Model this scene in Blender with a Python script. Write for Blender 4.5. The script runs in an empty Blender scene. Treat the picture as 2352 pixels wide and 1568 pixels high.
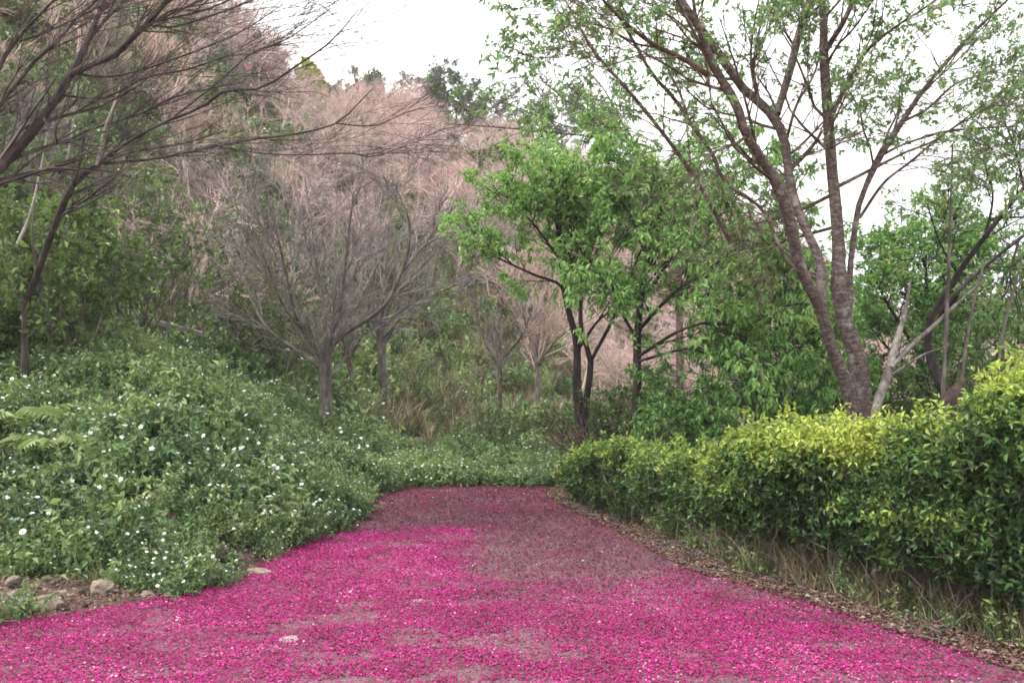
import bpy, math, random
import numpy as np
from mathutils import Matrix, Vector, noise as mnoise

# ------------------------------------------------------------------ camera, world, sun, exposure
sc = bpy.context.scene
COL = sc.collection
CAM_Z = 1.6
W, H, F = 2352.0, 1568.0, 1960.0
HOR = 850.0
PITCH = math.atan((HOR - H / 2) / F)
cam_d = bpy.data.cameras.new('camera')
cam = bpy.data.objects.new('camera', cam_d)
COL.objects.link(cam)
cam.location = (0, 0, CAM_Z)
cam.rotation_euler = (math.pi / 2 + PITCH, 0, 0)
cam_d.sensor_width = 36
cam_d.lens = 36 * F / W
cam_d.clip_start = 0.05
cam_d.clip_end = 3000
sc.camera = cam

SUN_EL, SUN_AZ = math.radians(58), math.radians(-70)
world = bpy.data.worlds.new('World')
sc.world = world
world.use_nodes = True
wn = world.node_tree.nodes
wl = world.node_tree.links
wn.clear()
sky = wn.new('ShaderNodeTexSky')
sky.sky_type = 'NISHITA'
sky.sun_disc = False
sky.sun_elevation = SUN_EL
sky.sun_rotation = SUN_AZ
sky.dust_density = 6.0
sky.air_density = 1.0
sky.ozone_density = 1.0
hsv = wn.new('ShaderNodeHueSaturation')
hsv.inputs['Saturation'].default_value = 0.12
wl.new(sky.outputs[0], hsv.inputs['Color'])
# thin cloud layer: the overcast evens the sky out towards white
tc = wn.new('ShaderNodeTexCoord')
nz = wn.new('ShaderNodeTexNoise')
nz.inputs['Scale'].default_value = 1.6
nz.inputs['Detail'].default_value = 4
wl.new(tc.outputs['Generated'], nz.inputs['Vector'])
cr = wn.new('ShaderNodeValToRGB')
cr.color_ramp.elements[0].position = 0.3
cr.color_ramp.elements[0].color = (7.2, 7.4, 7.7, 1)
cr.color_ramp.elements[1].position = 0.7
cr.color_ramp.elements[1].color = (9.2, 9.2, 9.2, 1)
wl.new(nz.outputs[0], cr.inputs[0])
mx = wn.new('ShaderNodeMix')
mx.data_type = 'RGBA'
mx.inputs[0].default_value = 0.8
wl.new(hsv.outputs[0], mx.inputs[6])
wl.new(cr.outputs[0], mx.inputs[7])
bg = wn.new('ShaderNodeBackground')
bg.inputs['Strength'].default_value = 0.1
wl.new(mx.outputs[2], bg.inputs['Color'])
wo = wn.new('ShaderNodeOutputWorld')
wl.new(bg.outputs[0], wo.inputs[0])

sun_d = bpy.data.lights.new('sun', 'SUN')
sun_d.energy = 1.5
sun_d.angle = math.radians(12)
sun_d.color = (1.0, 0.96, 0.9)
sun = bpy.data.objects.new('sun', sun_d)
COL.objects.link(sun)
sdir = Vector((math.cos(SUN_EL) * math.sin(SUN_AZ), math.cos(SUN_EL) * math.cos(SUN_AZ) * -1, math.sin(SUN_EL)))
sun.rotation_euler = sdir.to_track_quat('Z', 'Y').to_euler()
sky.sun_rotation = math.atan2(sdir.x, sdir.y)
sc.view_settings.view_transform = 'Standard'
sc.view_settings.look = 'None'
sc.view_settings.gamma = 1
sc.view_settings.use_curve_mapping = False
sc.view_settings.exposure = 1.52
sc.cycles.filter_width = 1.7
sc.cycles.max_bounces = 6
sc.cycles.diffuse_bounces = 4
sc.cycles.transmission_bounces = 4
sc.cycles.transparent_max_bounces = 4

# ------------------------------------------------------------------ helpers
CP, SP = math.cos(PITCH), math.sin(PITCH)


def PT(px, py, d):
    """world point seen at pixel (px,py) of the 2352x1568 photo at forward distance d"""
    a, b = (px - W / 2) / F, (H / 2 - py) / F
    y, z = CP - b * SP, SP + b * CP
    return np.array([a / y * d, d, CAM_Z + z / y * d])


def GR(px, py, zz=0.0):
    a, b = (px - W / 2) / F, (H / 2 - py) / F
    y, z = CP - b * SP, SP + b * CP
    t = (zz - CAM_Z) / z
    return np.array([a * t, y * t, zz])


def RNG(s):
    return np.random.default_rng(s)


def nrm(v):
    return v / np.maximum(np.linalg.norm(v, axis=-1, keepdims=True), 1e-9)


_vt = RNG(5).uniform(-1, 1, (64, 64, 16))


def vnoise(x, y, s, seed=0):
    """smooth value noise, vectorised, -1..1"""
    x = np.asarray(x, float) / s + 17.3 * seed
    y = np.asarray(y, float) / s + 9.1 * seed
    xi, yi = np.floor(x).astype(int), np.floor(y).astype(int)
    fx, fy = x - xi, y - yi
    fx, fy = fx * fx * (3 - 2 * fx), fy * fy * (3 - 2 * fy)
    g = _vt[:, :, seed % 16]
    a, b = g[xi % 64, yi % 64], g[(xi + 1) % 64, yi % 64]
    c, d = g[xi % 64, (yi + 1) % 64], g[(xi + 1) % 64, (yi + 1) % 64]
    return (a * (1 - fx) + b * fx) * (1 - fy) + (c * (1 - fx) + d * fx) * fy


def tag(o, label=None, cat=None, group=None, kind=None):
    if label: o['label'] = label
    if cat: o['category'] = cat
    if group: o['group'] = group
    if kind: o['kind'] = kind
    return o


def empty(name, loc, label, cat, group=None):
    o = bpy.data.objects.new(name, None)
    COL.objects.link(o)
    o.location = loc
    o.empty_display_size = 0.1
    return tag(o, label, cat, group)


class MB:
    """collects vertices, quads, tris and a per-vertex tint"""
    def __init__(s):
        s.v, s.q, s.t, s.c, s.n = [], [], [], [], 0

    def add(s, v, q=None, t=None, c=0.5):
        v = np.asarray(v, float).reshape(-1, 3)
        if q is not None and len(q): s.q.append(np.asarray(q, int).reshape(-1, 4) + s.n)
        if t is not None and len(t): s.t.append(np.asarray(t, int).reshape(-1, 3) + s.n)
        s.v.append(v)
        s.c.append(np.broadcast_to(np.asarray(c, float), (len(v),)) if np.ndim(c) < 1 or len(np.atleast_1d(c)) == len(v) else np.full(len(v), 0.5))
        s.n += len(v)

    def mesh(s, name, mat, smooth=False):
        v = np.concatenate(s.v)
        q = np.concatenate(s.q) if s.q else np.zeros((0, 4), int)
        t = np.concatenate(s.t) if s.t else np.zeros((0, 3), int)
        me = bpy.data.meshes.new(name)
        me.vertices.add(len(v))
        me.vertices.foreach_set('co', v.astype(np.float32).ravel())
        li = np.concatenate([q.ravel(), t.ravel()]).astype(np.int32)
        me.loops.add(len(li))
        me.loops.foreach_set('vertex_index', li)
        me.polygons.add(len(q) + len(t))
        ls = np.concatenate([np.arange(len(q)) * 4, len(q) * 4 + np.arange(len(t)) * 3]).astype(np.int32)
        me.polygons.foreach_set('loop_start', ls)
        at = me.attributes.new('tint', 'FLOAT', 'POINT')
        at.data.foreach_set('value', np.concatenate(s.c).astype(np.float32))
        me.update(calc_edges=True)
        me.polygons.foreach_set('use_smooth', np.full(len(me.polygons), smooth))
        me.materials.append(mat)
        return me

    def build(s, name, mat, parent=None, smooth=False, kind=None):
        me = s.mesh(name, mat, smooth)
        o = bpy.data.objects.new(name, me)
        COL.objects.link(o)
        if parent is not None:
            o.parent = parent
            o.matrix_parent_inverse = Matrix.Translation(-Vector(parent.location))
        if kind: o['kind'] = kind
        return o


def resample(pts, K):
    """Catmull-Rom through rows (x,y,z,r), K samples evenly in arc length"""
    p = np.asarray(pts, float)
    if len(p) == 2: p = np.array([p[0], (p[0] + p[1]) / 2, p[1]])
    e = np.vstack([2 * p[0] - p[1], p, 2 * p[-1] - p[-2]])
    e[0, 3], e[-1, 3] = p[0, 3], p[-1, 3]
    out = []
    for i in range(1, len(e) - 2):
        for t in np.linspace(0, 1, 9)[:-1]:
            a, b, c, d = e[i - 1], e[i], e[i + 1], e[i + 2]
            out.append(0.5 * (2 * b + (c - a) * t + (2 * a - 5 * b + 4 * c - d) * t ** 2 + (3 * b - a - 3 * c + d) * t ** 3))
    out.append(p[-1])
    out = np.array(out)
    s = np.r_[0, np.cumsum(np.linalg.norm(np.diff(out[:, :3], axis=0), axis=1))]
    q = np.linspace(0, s[-1], K)
    return np.stack([np.interp(q, s, out[:, j]) for j in range(4)], 1)


def tubes(mb, P, R, sides, rng, c=None, rough=0.0, cap=True):
    """P (N,K,3) R (N,K) -> tubes"""
    N, K, _ = P.shape
    T = nrm(np.gradient(P, axis=1))
    ref = rng.normal(size=(N, 1, 3))
    n1 = nrm(ref - (ref * T).sum(-1, keepdims=True) * T)
    n2 = np.cross(T, n1)
    a = np.arange(sides) * 2 * math.pi / sides
    rr = R[:, :, None] * (1 + rough * rng.normal(size=(N, K, sides)))
    V = P[:, :, None, :] + rr[..., None] * (np.cos(a)[None, None, :, None] * n1[:, :, None, :] + np.sin(a)[None, None, :, None] * n2[:, :, None, :])
    base = (np.arange(N) * K * sides)[:, None, None] + (np.arange(K - 1) * sides)[None, :, None]
    j = np.arange(sides)[None, None, :]
    j2 = (j + 1) % sides
    q = np.stack([base + j, base + j2, base + sides + j2, base + sides + j], -1)
    cc = np.full((N, K, sides), 0.5) if c is None else np.broadcast_to(np.asarray(c).reshape(-1, 1, 1), (N, K, sides))
    mb.add(V, q=q, c=cc.ravel())


def grow(rng, P, R, n, t0, t1, ang, ln, K=5, up=0.0, wig=0.15, rf=0.55, rmax=None, absl=False, tip=0.3, flat=0.0, bias=None):
    """children of the branches P (N,K,3)"""
    N, K0, _ = P.shape
    idx = np.repeat(np.arange(N), n)
    t = rng.uniform(t0, t1, len(idx))
    f = t * (K0 - 1)
    i0 = np.minimum(f.astype(int), K0 - 2)
    fr = (f - i0)[:, None]
    pos = P[idx, i0] * (1 - fr) + P[idx, i0 + 1] * fr
    tan = nrm(P[idx, i0 + 1] - P[idx, i0])
    rad = R[idx, i0] * (1 - fr[:, 0]) + R[idx, i0 + 1] * fr[:, 0]
    L = np.linalg.norm(np.diff(P, axis=1), axis=-1).sum(1)[idx]
    m = len(idx)
    a = rng.normal(ang, ang * 0.25, m)[:, None]
    pr = rng.normal(size=(m, 3))
    if flat: pr[:, 2] *= (1 - flat)
    pr = nrm(pr - (pr * tan).sum(-1, keepdims=True) * tan)
    d = nrm(tan * np.cos(a) + pr * np.sin(a))
    if bias is not None: d = nrm(d + bias)
    ll = (ln * rng.uniform(0.6, 1.25, m)) if absl else (ln * L * rng.uniform(0.6, 1.25, m) * (1.25 - 0.6 * t))
    out = [pos]
    for k in range(K - 1):
        pos = pos + d * (ll / (K - 1))[:, None]
        out.append(pos)
        d = d + rng.normal(size=(m, 3)) * wig
        d[:, 2] += up
        d = nrm(d)
    Q = np.stack(out, 1)
    r0 = rad * rf
    if rmax: r0 = np.minimum(r0, rmax)
    S = r0[:, None] * np.linspace(1, tip, K)[None, :]
    return Q, S


LEAF = np.array([[0, 0, 0], [0.42, 0.5, 0.14], [0.42, -0.5, 0.14], [1, 0, -0.1]])


def leaf_mesh(name, mat, tint, shape=LEAF):
    mb = MB()
    mb.add(shape, t=[[0, 3, 1], [0, 2, 3]], c=tint)
    return mb.mesh(name, mat)


def leaf_frames(rng, pos, tan, size, wr, droop, along, upn=0.7):
    m = len(pos)
    x = nrm(along * tan + rng.normal(size=(m, 3)) * 0.6 + np.array([0, 0, -droop]))
    z = rng.normal(size=(m, 3)) * (1 - upn) + np.array([0, 0, 1.0]) * upn
    z = nrm(z - (z * x).sum(-1, keepdims=True) * x)
    y = np.cross(z, x)
    s = size * rng.uniform(0.65, 1.3, m)
    return x * s[:, None], y * (s * wr)[:, None], z * s[:, None]


def add_leaves(mb, pos, X, Y, Z, tint, shape=LEAF):
    m = len(pos)
    V = pos[:, None, :] + shape[None, :, 0:1] * X[:, None, :] + shape[None, :, 1:2] * Y[:, None, :] + shape[None, :, 2:3] * Z[:, None, :]
    b = np.arange(m)[:, None] * 4
    t = np.concatenate([b + np.array([[0, 3, 1]]), b + np.array([[0, 2, 3]])])
    mb.add(V, t=t, c=np.repeat(np.clip(tint, 0, 1), 4))


def along(rng, P, per, t0=0.1, t1=1.0):
    N, K, _ = P.shape
    idx = np.repeat(np.arange(N), per)
    f = rng.uniform(t0, t1, len(idx)) * (K - 1)
    i0 = np.minimum(f.astype(int), K - 2)
    fr = (f - i0)[:, None]
    return P[idx, i0] * (1 - fr) + P[idx, i0 + 1] * fr, nrm(P[idx, i0 + 1] - P[idx, i0]), idx


# ------------------------------------------------------------------ materials
def new_mat(name):
    m = bpy.data.materials.new(name)
    m.use_nodes = True
    m.node_tree.nodes.clear()
    return m, m.node_tree.nodes, m.node_tree.links


def ramp(n, stops):
    r = n.new('ShaderNodeValToRGB')
    e = r.color_ramp.elements
    while len(e) < len(stops): e.new(0.5)
    for k, (p, c) in enumerate(stops):
        e[k].position = p
        e[k].color = (*c, 1)
    return r


def tex_noise(n, l, scale, detail=4, vec=None, rough=0.6):
    t = n.new('ShaderNodeTexNoise')
    t.inputs['Scale'].default_value = scale
    t.inputs['Detail'].default_value = detail
    t.inputs['Roughness'].default_value = rough
    if vec is not None: l.new(vec, t.inputs['Vector'])
    return t


def mixc(n, l, f, a, b):
    m = n.new('ShaderNodeMix')
    m.data_type = 'RGBA'
    for i, v in ((0, f), (6, a), (7, b)):
        if isinstance(v, (int, float)): m.inputs[i].default_value = v
        elif isinstance(v, tuple): m.inputs[i].default_value = (*v, 1)
        else: l.new(v, m.inputs[i])
    return m.outputs[2]


def mth(n, l, op, a, b=0.0):
    m = n.new('ShaderNodeMath')
    m.operation = op
    for i, v in ((0, a), (1, b)):
        if isinstance(v, (int, float)): m.inputs[i].default_value = v
        else: l.new(v, m.inputs[i])
    return m.outputs[0]


def leaf_mat(name, stops, trans=0.3, rough=0.5, inst=0.0, spec=0.35, regional=0.25, rscale=0.9):
    """leaf: tint attribute picks the leaf's own colour, a broad noise varies whole sprays"""
    m, n, l = new_mat(name)
    at = n.new('ShaderNodeAttribute')
    at.attribute_name = 'tint'
    geo = n.new('ShaderNodeNewGeometry')
    nz = tex_noise(n, l, rscale, 3, geo.outputs['Position'])
    f = mth(n, l, 'ADD', at.outputs['Fac'], mth(n, l, 'MULTIPLY', mth(n, l, 'SUBTRACT', nz.outputs[0], 0.5), regional * 2))
    if inst:
        oi = n.new('ShaderNodeObjectInfo')
        f = mth(n, l, 'ADD', f, mth(n, l, 'MULTIPLY', mth(n, l, 'SUBTRACT', oi.outputs['Random'], 0.5), inst))
    r = ramp(n, stops)
    l.new(f, r.inputs[0])
    p = n.new('ShaderNodeBsdfPrincipled')
    p.inputs['Roughness'].default_value = rough
    p.inputs['Specular IOR Level'].default_value = spec
    l.new(r.outputs[0], p.inputs['Base Color'])
    t = n.new('ShaderNodeBsdfTranslucent')
    g = mixc(n, l, 0.5, r.outputs[0], (0.25, 0.35, 0.04))
    l.new(g if trans > 0.2 else r.outputs[0], t.inputs[0])
    ms = n.new('ShaderNodeMixShader')
    ms.inputs[0].default_value = trans
    l.new(p.outputs[0], ms.inputs[1])
    l.new(t.outputs[0], ms.inputs[2])
    o = n.new('ShaderNodeOutputMaterial')
    l.new(ms.outputs[0], o.inputs[0])
    return m


def bark_mat(name, c_dark, c_mid, c_pale, scale=9.0, band=0.0, lichen=0.0, regional=False):
    m, n, l = new_mat(name)
    geo = n.new('ShaderNodeNewGeometry')
    mp = n.new('ShaderNodeMapping')
    mp.inputs['Scale'].default_value = (1, 1, 0.35 if not band else 2.2)
    l.new(geo.outputs['Position'], mp.inputs['Vector'])
    nz = tex_noise(n, l, scale, 8, mp.outputs[0], 0.7)
    r = ramp(n, [(0.32, c_dark), (0.5, c_mid), (0.68, c_pale)])
    l.new(nz.outputs[0], r.inputs[0])
    col = r.outputs[0]
    if lichen:
        n2 = tex_noise(n, l, 5.5, 5, geo.outputs['Position'], 0.65)
        r2 = ramp(n, [(0.56 - lichen * 0.1, (0, 0, 0)), (0.64, (1, 1, 1))])
        l.new(n2.outputs[0], r2.inputs[0])
        col = mixc(n, l, mth(n, l, 'MULTIPLY', r2.outputs[0], 0.4), col, (0.42, 0.40, 0.38))
    if regional:
        n3 = tex_noise(n, l, 0.06, 3, geo.outputs['Position'], 0.6)
        r3 = ramp(n, regional)
        l.new(n3.outputs[0], r3.inputs[0])
        col = mixc(n, l, 0.72, col, r3.outputs[0])
        oi = n.new('ShaderNodeObjectInfo')
        col = mixc(n, l, mth(n, l, 'MULTIPLY', oi.outputs['Random'], 0.55), col, c_mid)
    p = n.new('ShaderNodeBsdfPrincipled')
    p.inputs['Roughness'].default_value = 0.85
    p.inputs['Specular IOR Level'].default_value = 0.25
    l.new(col, p.inputs['Base Color'])
    if not regional:
        bp = n.new('ShaderNodeBump')
        bp.inputs['Strength'].default_value = 0.6
        bp.inputs['Distance'].default_value = 0.02
        l.new(nz.outputs[0], bp.inputs['Height'])
        l.new(bp.outputs[0], p.inputs['Normal'])
    o = n.new('ShaderNodeOutputMaterial')
    l.new(p.outputs[0], o.inputs[0])
    return m


def dirt_mat(name, stops_fine, stops_broad, mixf=0.5, s1=14, s2=0.25, bump=0.5, s3=70):
    m, n, l = new_mat(name)
    geo = n.new('ShaderNodeNewGeometry')
    a = tex_noise(n, l, s1, 8, geo.outputs['Position'], 0.75)
    b = tex_noise(n, l, s2, 5, geo.outputs['Position'], 0.6)
    r1, r2 = ramp(n, stops_fine), ramp(n, stops_broad)
    l.new(a.outputs[0], r1.inputs[0])
    l.new(b.outputs[0], r2.inputs[0])
    col = mixc(n, l, mixf, r1.outputs[0], r2.outputs[0])
    c = tex_noise(n, l, s3, 4, geo.outputs['Position'], 0.7)
    rc = ramp(n, [(0.3, (0.55, 0.55, 0.55)), (0.7, (1.35, 1.35, 1.35))])
    l.new(c.outputs[0], rc.inputs[0])
    mm = n.new('ShaderNodeMix')
    mm.data_type = 'RGBA'
    mm.blend_type = 'MULTIPLY'
    mm.inputs[0].default_value = 1
    l.new(col, mm.inputs[6])
    l.new(rc.outputs[0], mm.inputs[7])
    p = n.new('ShaderNodeBsdfPrincipled')
    p.inputs['Roughness'].default_value = 0.9
    p.inputs['Specular IOR Level'].default_value = 0.2
    l.new(mm.outputs[2], p.inputs['Base Color'])
    bp = n.new('ShaderNodeBump')
    bp.inputs['Strength'].default_value = bump
    bp.inputs['Distance'].default_value = 0.03
    l.new(a.outputs[0], bp.inputs['Height'])
    l.new(bp.outputs[0], p.inputs['Normal'])
    o = n.new('ShaderNodeOutputMaterial')
    l.new(p.outputs[0], o.inputs[0])
    return m


M = {}
M['hedge_leaf'] = leaf_mat('hedge_leaf', [(0.0, (0.02, 0.05, 0.018)), (0.25, (0.045, 0.11, 0.03)), (0.5, (0.115, 0.215, 0.065)), (0.78, (0.27, 0.38, 0.08)), (1.0, (0.46, 0.54, 0.11))], 0.25, 0.42, regional=0.16, rscale=2.5)
M['tree_leaf'] = leaf_mat('tree_leaf', [(0.0, (0.035, 0.08, 0.03)), (0.35, (0.11, 0.24, 0.07)), (0.7, (0.26, 0.49, 0.14)), (1.0, (0.42, 0.62, 0.23))], 0.4, 0.45, regional=0.2)
M['cherry_leaf'] = leaf_mat('cherry_leaf', [(0.0, (0.10, 0.19, 0.09)), (0.45, (0.19, 0.35, 0.16)), (0.8, (0.33, 0.49, 0.22)), (1.0, (0.46, 0.46, 0.20))], 0.4, 0.5, regional=0.25)
M['shrub_leaf'] = leaf_mat('shrub_leaf', [(0.0, (0.04, 0.065, 0.03)), (0.45, (0.09, 0.15, 0.05)), (0.8, (0.20, 0.31, 0.085)), (1.0, (0.36, 0.42, 0.14))], 0.25, 0.45, regional=0.2)
M['far_leaf'] = leaf_mat('far_leaf', [(0.0, (0.07, 0.10, 0.08)), (0.5, (0.13, 0.17, 0.115)), (1.0, (0.24, 0.28, 0.16))], 0.2, 0.6, inst=0.3)
M['lime_leaf'] = leaf_mat('lime_leaf', [(0.0, (0.34, 0.32, 0.14)), (1.0, (0.58, 0.60, 0.20))], 0.3, 0.6, inst=0.2)
M['weed'] = leaf_mat('weed', [(0.0, (0.035, 0.075, 0.035)), (0.25, (0.10, 0.175, 0.085)), (0.5, (0.205, 0.305, 0.125)), (0.8, (0.36, 0.43, 0.18)), (1.0, (0.44, 0.46, 0.20))], 0.3, 0.5, inst=0.45, regional=0.5, rscale=0.8)
M['dry'] = leaf_mat('dry', [(0.0, (0.08, 0.065, 0.04)), (0.5, (0.19, 0.155, 0.095)), (1.0, (0.36, 0.31, 0.21))], 0.15, 0.7, inst=0.4, spec=0.15)
M['flower'] = leaf_mat('flower', [(0.0, (0.62, 0.64, 0.60)), (1.0, (0.85, 0.86, 0.80))], 0.15, 0.6)
M['flower_eye'] = leaf_mat('flower_eye', [(0.0, (0.6, 0.4, 0.03)), (1.0, (0.75, 0.55, 0.05))], 0.0, 0.6)
M['petal'] = leaf_mat('petal', [(0.0, (0.07, 0.028, 0.035)), (0.25, (0.20, 0.04, 0.085)), (0.45, (0.33, 0.016, 0.13)), (0.75, (0.47, 0.032, 0.215)), (0.93, (0.64, 0.15, 0.37)), (1.0, (0.80, 0.50, 0.60))], 0.12, 0.7, regional=0.3, rscale=3.2, spec=0.1)
M['blossom'] = leaf_mat('blossom', [(0.0, (0.55, 0.05, 0.14)), (1.0, (0.75, 0.16, 0.28))], 0.15, 0.6)
M['litter'] = leaf_mat('litter', [(0.0, (0.05, 0.03, 0.022)), (0.4, (0.16, 0.095, 0.065)), (0.75, (0.25, 0.18, 0.14)), (1.0, (0.48, 0.42, 0.38))], 0.05, 0.75, regional=0.15, spec=0.15)
M['cherry_bark'] = bark_mat('cherry_bark', (0.03, 0.02, 0.02), (0.105, 0.078, 0.074), (0.26, 0.215, 0.20), 16, band=1, lichen=-0.2)
M['dark_bark'] = bark_mat('dark_bark', (0.012, 0.009, 0.011), (0.035, 0.026, 0.028), (0.085, 0.068, 0.066), 9)
M['brown_bark'] = bark_mat('brown_bark', (0.03, 0.018, 0.013), (0.085, 0.055, 0.042), (0.19, 0.14, 0.115), 9, lichen=0.2)
M['limb_bark'] = bark_mat('limb_bark', (0.02, 0.014, 0.016), (0.055, 0.042, 0.043), (0.12, 0.098, 0.095), 9)
M['twig_dark'] = bark_mat('twig_dark', (0.03, 0.023, 0.025), (0.075, 0.058, 0.06), (0.14, 0.115, 0.115), 6)
M['stump_bark'] = bark_mat('stump_bark', (0.015, 0.01, 0.008), (0.05, 0.033, 0.026), (0.14, 0.10, 0.08), 7)
M['grey_bark'] = bark_mat('grey_bark', (0.05, 0.042, 0.04), (0.14, 0.115, 0.105), (0.27, 0.24, 0.215), 12)
M['grey_twig'] = bark_mat('grey_twig', (0.09, 0.075, 0.075), (0.21, 0.18, 0.175), (0.36, 0.32, 0.30), 4)
M['dead_bark'] = bark_mat('dead_bark', (0.05, 0.04, 0.037), (0.15, 0.125, 0.115), (0.32, 0.29, 0.275), 11, lichen=0.2)
M['pale_bark'] = bark_mat('pale_bark', (0.15, 0.13, 0.12), (0.33, 0.29, 0.26), (0.55, 0.52, 0.49), 7, lichen=0.5)
PINKS = [(0.28, (0.36, 0.35, 0.21)), (0.40, (0.54, 0.43, 0.35)), (0.48, (0.70, 0.47, 0.46)), (0.56, (0.68, 0.52, 0.42)), (0.68, (0.52, 0.42, 0.41)), (0.8, (0.36, 0.36, 0.22))]
M['hill_twig'] = bark_mat('hill_twig', (0.20, 0.15, 0.145), (0.42, 0.32, 0.31), (0.60, 0.48, 0.46), 2, regional=PINKS)
M['hill_trunk'] = bark_mat('hill_trunk', (0.14, 0.11, 0.10), (0.24, 0.19, 0.17), (0.36, 0.30, 0.27), 5)
M['ground'] = dirt_mat('ground', [(0.3, (0.06, 0.045, 0.03)), (0.55, (0.15, 0.115, 0.075)), (0.75, (0.27, 0.21, 0.14))],
                       [(0.3, (0.20, 0.20, 0.10)), (0.5, (0.42, 0.32, 0.24)), (0.7, (0.50, 0.38, 0.31))], 0.5, 9, 0.09, 0.5, 30)
M['verge'] = dirt_mat('verge', [(0.3, (0.045, 0.03, 0.025)), (0.5, (0.13, 0.09, 0.07)), (0.72, (0.28, 0.21, 0.17))],
                      [(0.3, (0.09, 0.06, 0.05)), (0.7, (0.19, 0.13, 0.105))], 0.4, 22, 1.3, 0.8)
M['path'] = dirt_mat('path', [(0.3, (0.055, 0.03, 0.038)), (0.5, (0.17, 0.10, 0.125)), (0.70, (0.36, 0.27, 0.31))],
                     [(0.3, (0.12, 0.06, 0.075)), (0.5, (0.17, 0.085, 0.085)), (0.7, (0.23, 0.15, 0.17))], 0.5, 30, 0.9, 0.5)
M['stone'] = dirt_mat('stone', [(0.3, (0.13, 0.10, 0.08)), (0.5, (0.27, 0.215, 0.17)), (0.7, (0.43, 0.37, 0.31))],
                      [(0.3, (0.20, 0.16, 0.12)), (0.7, (0.35, 0.29, 0.24))], 0.4, 16, 5, 0.7)
M['pale_stone'] = dirt_mat('pale_stone', [(0.3, (0.18, 0.14, 0.14)), (0.7, (0.42, 0.34, 0.36))], [(0.3, (0.24, 0.18, 0.19)), (0.7, (0.38, 0.31, 0.32))], 0.4, 20, 5, 0.4)
M['dark_rock'] = dirt_mat('dark_rock', [(0.3, (0.02, 0.015, 0.013)), (0.5, (0.06, 0.045, 0.038)), (0.7, (0.13, 0.10, 0.085))],
                          [(0.3, (0.03, 0.022, 0.02)), (0.7, (0.10, 0.07, 0.06))], 0.4, 9, 2.5, 0.9)

# ------------------------------------------------------------------ terrain
LE = np.array([GR(*p)[:2] for p in [(0, 1440), (250, 1402), (450, 1360), (560, 1318), (700, 1250), (815, 1205), (850, 1155), (905, 1124)]])
RE = np.array([GR(*p)[:2] for p in [(2352, 1545), (2100, 1465), (1900, 1400), (1600, 1315), (1450, 1235), (1290, 1160), (1262, 1138)]])
ly = np.r_[-4, 3.0, LE[:, 1]]
lx = np.r_[-4.4, -4.1, LE[:, 0]]
ry = np.r_[-4, 3.0, RE[:, 1]]
rx = np.r_[3.6, 3.1, RE[:, 0]]
o1, o2 = np.argsort(ly), np.argsort(ry)
ly, lx, ry, rx = ly[o1], lx[o1], ry[o2], rx[o2]
YEND = GR(1080, 1119)[1]

SKX = np.array([-900, -300, 200, 450, 600, 700, 800, 900, 1000, 1150, 1300, 1450, 1600, 1750, 1900, 2100, 2400, 3200])
SKY = np.array([-250, -220, -90, 50, 125, 180, 215, 232, 250, 235, 262, 300, 370, 450, 560, 690, 740, 760])
BFY = np.array([0, 5.0, 6.1, 7.8, 9, 11.4, 13, 15, 18, 21, 25, 35, 60])
BFX = np.array([-4.5, -3.6, -2.35, -1.92, -1.66, -1.75, -2.5, -3.0, -2.6, -1.6, -0.4, 1.5, 3.0])


def hz(x, y):
    x, y = np.asarray(x, float), np.asarray(y, float)
    r = np.hypot(x, y)
    a = np.clip(np.arctan2(x, y), -1.15, 1.15)
    px = W / 2 + F * np.tan(a)
    s = np.minimum(np.interp(y, BFY, BFX) - x, (y - 6.2 + np.minimum(x + 2.3, 0) * 0.40) * 1.05)
    s = np.maximum(s, 0)
    bank = 3.8 * np.tanh(0.62 * s / 3.8)
    D = np.interp(px, [-500, 400, 1200, 1700, 2400], [52, 60, 74, 90, 120])
    r0 = np.interp(px, [-500, 300, 900, 1250, 1700, 2352], [15, 19, 24, 27, 34, 45])
    zr = CAM_Z + (HOR - np.interp(px, SKX, SKY)) / F * D - 4.0
    t = np.clip((r - r0) / (D - r0), 0, 1)
    hill = np.maximum(zr - 2.4, 0.0) * (t * (1.45 - 0.45 * t))
    hill = hill * (1 - 0.8 * np.clip((r - D) / (4 * D), 0, 1) ** 1.0)
    front = np.clip((y - 1) / 5, 0, 1)
    und = vnoise(x, y, 1.3, 1) * 0.09 * np.clip(s * 1.2, 0, 1) + vnoise(x, y, 5, 2) * 0.35 * np.clip((r - 13) / 12, 0, 1) + vnoise(x, y, 14, 3) * 1.3 * np.clip((r - 26) / 20, 0, 1)
    # ground behind the end of the path: small rise where the weeds stand
    mound = 0.10 * np.clip((y - YEND) / 1.5, 0, 1) * np.clip(1 - np.abs(x) / 6, 0, 1)
    return bank * (1 - 0.15 * np.clip((r - 30) / 30, 0, 1)) + hill * front + und + mound


def build_ground():
    az = np.concatenate([np.linspace(-math.pi, -1.0, 26)[:-1], np.linspace(-1.0, 0.9, 330), np.linspace(0.9, math.pi, 26)[1:-1]])
    rr = np.concatenate([[0.05], np.geomspace(0.6, 900, 270)])
    A, R_ = np.meshgrid(az, rr)
    X, Y = R_ * np.sin(A), R_ * np.cos(A)
    Z = hz(X, Y) - 0.012
    n, m = A.shape
    i, j = np.meshgrid(np.arange(n - 1), np.arange(m), indexing='ij')
    j2 = (j + 1) % m
    q = np.stack([i * m + j, i * m + j2, (i + 1) * m + j2, (i + 1) * m + j], -1)
    mb = MB()
    mb.add(np.stack([X, Y, Z], -1), q=q)
    o = mb.build('ground', M['ground'], smooth=True, kind='structure')
    return o


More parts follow.
